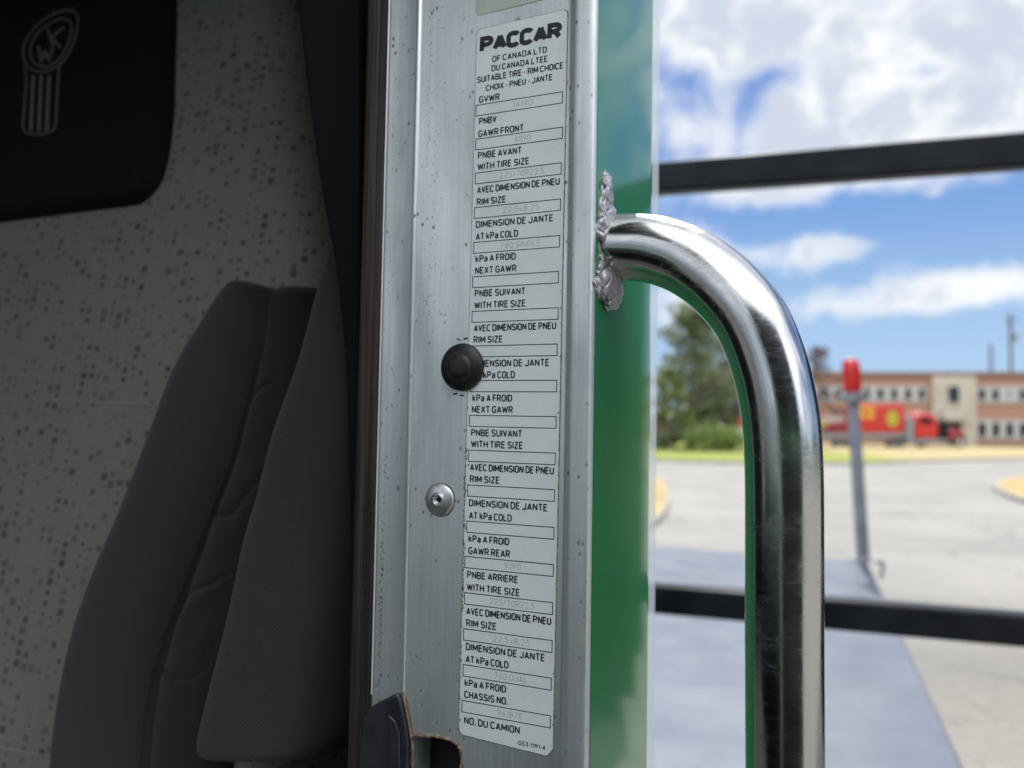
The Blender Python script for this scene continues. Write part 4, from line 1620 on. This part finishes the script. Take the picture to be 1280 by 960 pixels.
# scratches and dents on the pillar face
mb = MB()
rr = random.Random(8)
for k in range(12):
    x, y = rr.uniform(520, 580), rr.uniform(30, 880)
    L = rr.uniform(2, 14)
    p, q = jam(x, y, 0.00006), jam(x + rr.uniform(-1, 1), y + L, 0.00006)
    mb.add([p, p + U * 0.00018, q + U * 0.00012, q], [(0, 1, 2, 3)])
mb.build('scratches', material('bright_scratch', (0.85, 0.85, 0.84), 0.35, 0.8)[0], pillar)

# ------------------------------------------------------------------ driver's seat
SN = (-W * math.cos(R(10)) + Z * math.sin(R(10))).normalized()
S0 = at(150, 600, 0.70)
SUp = (Z - SN * Z.dot(SN)).normalized()
SRt = SUp.cross(-SN).normalized() * -1
if SRt.dot(U) < 0:
    SRt = -SRt


def sp(px, py, off=0.0):
    return hit(px, py, S0 + SN * off, SN)


def loft(Lp, Rp, off, thick, name, mat, parent, n=10, m=26, p=2.6, skirt=0.04, tend=0.12, bend=0.12, wrinkle=None):
    """padded shape between a left and a right pixel outline, bulging towards the viewer"""
    rise = thick * 0.6
    L = catmull([sp(x, y, off + rise) for x, y in Lp], n)
    Rr = catmull([sp(x, y, off + rise) for x, y in Rp], n)
    N = len(L)
    vs, fs, uvs = [], [], []
    for i in range(N):
        t = i / (N - 1)
        e = 1.0
        if tend and t < tend:
            e = (1 - (1 - t / tend) ** 2) ** 0.5
        if bend and t > 1 - bend:
            e = min(e, (1 - (1 - (1 - t) / bend) ** 2) ** 0.5)
        for j in range(m + 1):
            u = j / m
            s = abs(2 * u - 1)
            h = max(0.0, 1 - s ** p) ** (1 / p)
            w_ = 0.0
            if wrinkle:
                w_ = wrinkle(t, u) * h * e
            vs.append(L[i].lerp(Rr[i], u) + SN * (thick * h * e + w_ - rise))
    for i in range(N - 1):
        for j in range(m):
            a = i * (m + 1) + j
            fs.append((a, a + 1, a + m + 2, a + m + 1))
    base = len(vs)
    bord = [i * (m + 1) for i in range(N)] + [(N - 1) * (m + 1) + j for j in range(1, m + 1)] + [i * (m + 1) + m for i in range(N - 2, -1, -1)] + [j for j in range(m - 1, 0, -1)]
    for k in bord:
        vs.append(vs[k] - SN * skirt)
    nb = len(bord)
    for k in range(nb):
        fs.append((bord[k], base + k, base + (k + 1) % nb, bord[(k + 1) % nb]))
    fs.append(tuple(base + k for k in range(nb)))
    mb = MB()
    mb.add(vs, fs)
    o = mb.build(name, mat, parent, smooth=True, sharp=60)
    return o


seat = top('driver_seat', 'grey fabric driver seat with black head restraint inside the dark cab', 'seat', (S0.x, S0.y, 0.75))


def add_uv(o):
    me = o.data
    uvl = me.uv_layers.new(name='uv')
    org = ORG[o.name]
    for lp in me.loops:
        p = me.vertices[lp.vertex_index].co + org - S0
        uvl.data[lp.index].uv = (p.dot(SRt) - (p.dot(SN) - 0.03), p.dot(SUp))


o = loft([(-330, -160), (-330, 200), (-330, 600), (-330, 1250)], [(330, -160), (372, 180), (392, 420), (330, 1250)], 0.0, 0.030, 'backrest', PRINT, seat, m=40, p=5, skirt=0.10)
add_uv(o)
back = o


def back_off(px):
    return 0.0305


def seam(pxs, off, name='seam', r=0.0009, parent=None, mat=THREAD):
    mb = MB()
    mb.tube(catmull([sp(x, y, off) for x, y in pxs], 6), r, 6)
    mb.build(name, mat, parent or seat, smooth=True)


seam([(-60, 496), (40, 499), (110, 503), (200, 507), (290, 512)], 0.0296, parent=back)
seam([(-60, 928), (10, 936), (40, 942), (90, 950)], 0.0296, parent=back)

# side bolster
SEAMX = [(334, 353), (333, 380), (329, 425), (317, 478), (292, 570), (262, 650), (232, 730), (206, 800), (188, 870), (178, 960), (172, 1060)]
bol = loft([(318, 352), (284, 366), (248, 408), (212, 462), (176, 552), (142, 640), (106, 724), (82, 800), (67, 880), (58, 960), (50, 1060)],
           SEAMX, 0.020, 0.055, 'bolster', CLOTH, seat, p=2.2, tend=0.07, bend=0.0)
seam([(x - 4, y + 4) for x, y in SEAMX[:-1]], 0.050, 'seam', 0.0007, bol, CLOTH_DARK)
from mathutils import noise as mnoise


def folds(t, u):
    z = t * 21 + 2.2 * mnoise.noise(Vector((t * 7, u * 1.5, 3))) + u * 0.9
    crease = (1 - abs(math.sin(z))) ** 4
    roll = 0.35 * math.sin(2 * z + 1)
    return (0.0035 * roll - 0.008 * crease * (0.6 + 0.5 * mnoise.noise(Vector((t * 5, 9, 1))))) * 4 * u * (1 - u) * max(0, min(1, (t - 0.12) * 5))


loft([(332, 353), (328, 425), (315, 480), (292, 570), (262, 650), (232, 730), (206, 800), (188, 870), (178, 960), (172, 1060)],
     [(392, 352), (392, 400), (388, 450), (372, 540), (352, 620), (330, 700), (310, 800), (290, 880), (282, 960), (275, 1060)],
     0.016, 0.034, 'pleated_side', CLOTH_DARK, seat, p=2.2, tend=0.05, bend=0.0, wrinkle=folds, n=26)
# folded-up armrest
arm = loft([(446, 262), (424, 300), (402, 352), (371, 456), (339, 540), (316, 624), (300, 676), (278, 779), (252, 880), (242, 930), (252, 953)],
           [(486, 262), (482, 300), (476, 352), (466, 456), (458, 540), (448, 624), (440, 676), (420, 779), (400, 880), (388, 930), (372, 957)],
           0.050, 0.045, 'armrest', CLOTH, seat, p=2.8, tend=0.14, bend=0.07, skirt=0.03)

# head restraint with embroidered emblem
hr = loft([(-300, -170), (-300, -40), (-300, 60), (-300, 150), (-300, 230), (-295, 322)],
          [(229, -170), (226, -40), (224, 60), (221, 150), (209, 218), (182, 255)],
          0.018, 0.026, 'head_restraint', BLACKVINYL, seat, m=40, p=9, skirt=0.03, tend=0, bend=0.10)


def ho(px, py):
    return sp(px, py, 0.0445)


em = MB()
EMB = material('embroidery_thread', (0.15, 0.15, 0.13), 0.9)[0]


def stroke(pxs, w, closed=False, n=8):
    p = [ho(*q) for q in (pxs + [pxs[0]] if closed else pxs)]
    em.tube(catmull(p, n), w, 6)


oval = [(62, 20), (82, 13), (96, 18), (97, 34), (91, 55), (78, 78), (58, 89), (40, 87), (30, 74), (31, 54), (44, 34)]
stroke(oval, 0.0011, True)
ci = (64, 51)
stroke([(ci[0] + (x - ci[0]) * 0.75, ci[1] + (y - ci[1]) * 0.78 + 2) for x, y in oval], 0.0011, True)
for x in (68, 76, 84, 92):
    stroke([(x - 2, 17 - (x - 68) * 0.15), (x + 1, 13 - (x - 68) * 0.15)], 0.0009)
stroke([(30, 84), (33, 95), (31, 130), (29, 158), (34, 166), (46, 168), (60, 166), (69, 158), (71, 130), (73, 95), (75, 84)], 0.0010)
for x in (41, 51, 61):
    stroke([(x + 1, 95), (x - 0.5, 130), (x - 2, 164)], 0.0019)
# letters K over W
ks = 0.0016
stroke([(60, 36), (66, 58)], ks)
stroke([(80, 34), (64, 48)], ks)
stroke([(65, 47), (76, 60)], ks)
stroke([(48, 58), (52, 78)], ks)
stroke([(52, 78), (57, 64)], ks)
stroke([(57, 64), (61, 76)], ks)
stroke([(61, 76), (67, 60)], ks)
em.build('emblem', EMB, hr, smooth=True)
# seat cushion below (mostly out of frame) and base
mb = MB()
c = S0 - Z * 0.42 - W * 0.22 - U * 0.10
mb.box(c, (0.56, 0.55, 0.14), (U, W, Z))
mb.build('cushion', PRINT, seat, bevel=0.05, bseg=4)
mb = MB()
mb.box(Vector((c.x, c.y, (0.75 + c.z - 0.07) / 2)), (0.42, 0.42, c.z - 0.07 - 0.75), (U, W, Z))
mb.build('pedestal', TRIM, seat, bevel=0.02)

# ------------------------------------------------------------------ dark trailer added out of view to darken the paint's reflection
bv = Vector((math.sin(R(49)), math.cos(R(49)), 0))
bs = Vector((bv.y, -bv.x, 0))
bt = bv * 5.0 + bs * 0.35
t = top('reflection_trailer', 'dark green box trailer added out of view, to be mirrored in the green paint', 'trailer', bt)
TG = speckled('dark_trailer_paint', (0.0015, 0.008, 0.004), (0.002, 0.010, 0.005), 1, 0.8, **{'Specular IOR Level': 0.1})
mb = MB()
mb.box(bt + bv * 3.0 + Vector((0, 0, 1.95)), (2.7, 6.0, 2.96), (bs, bv, Z))
mb.build('box_body', TG, t, bevel=0.04)
mb = MB()
for q in (-0.66, 0.66):
    mb.box(bt + bs * q - bv * 0.012 + Vector((0, 0, 2.0)), (1.24, 0.02, 2.8), (bs, bv, Z))
mb.build('rear_doors', TG, t, bevel=0.01)
mb = MB()
mb.box(bt + bv * 0.1 + Vector((0, 0, 0.33)), (2.5, 0.12, 0.26), (bs, bv, Z))
mb.build('rear_bumper', BLACKSTEEL, t)
for a in (1.2, 2.3):
    for q in (-1.1, 1.1):
        wheel(bt + bv * a + bs * q + Vector((0, 0, 0.45)), bs, 0.45, 0.3, t)
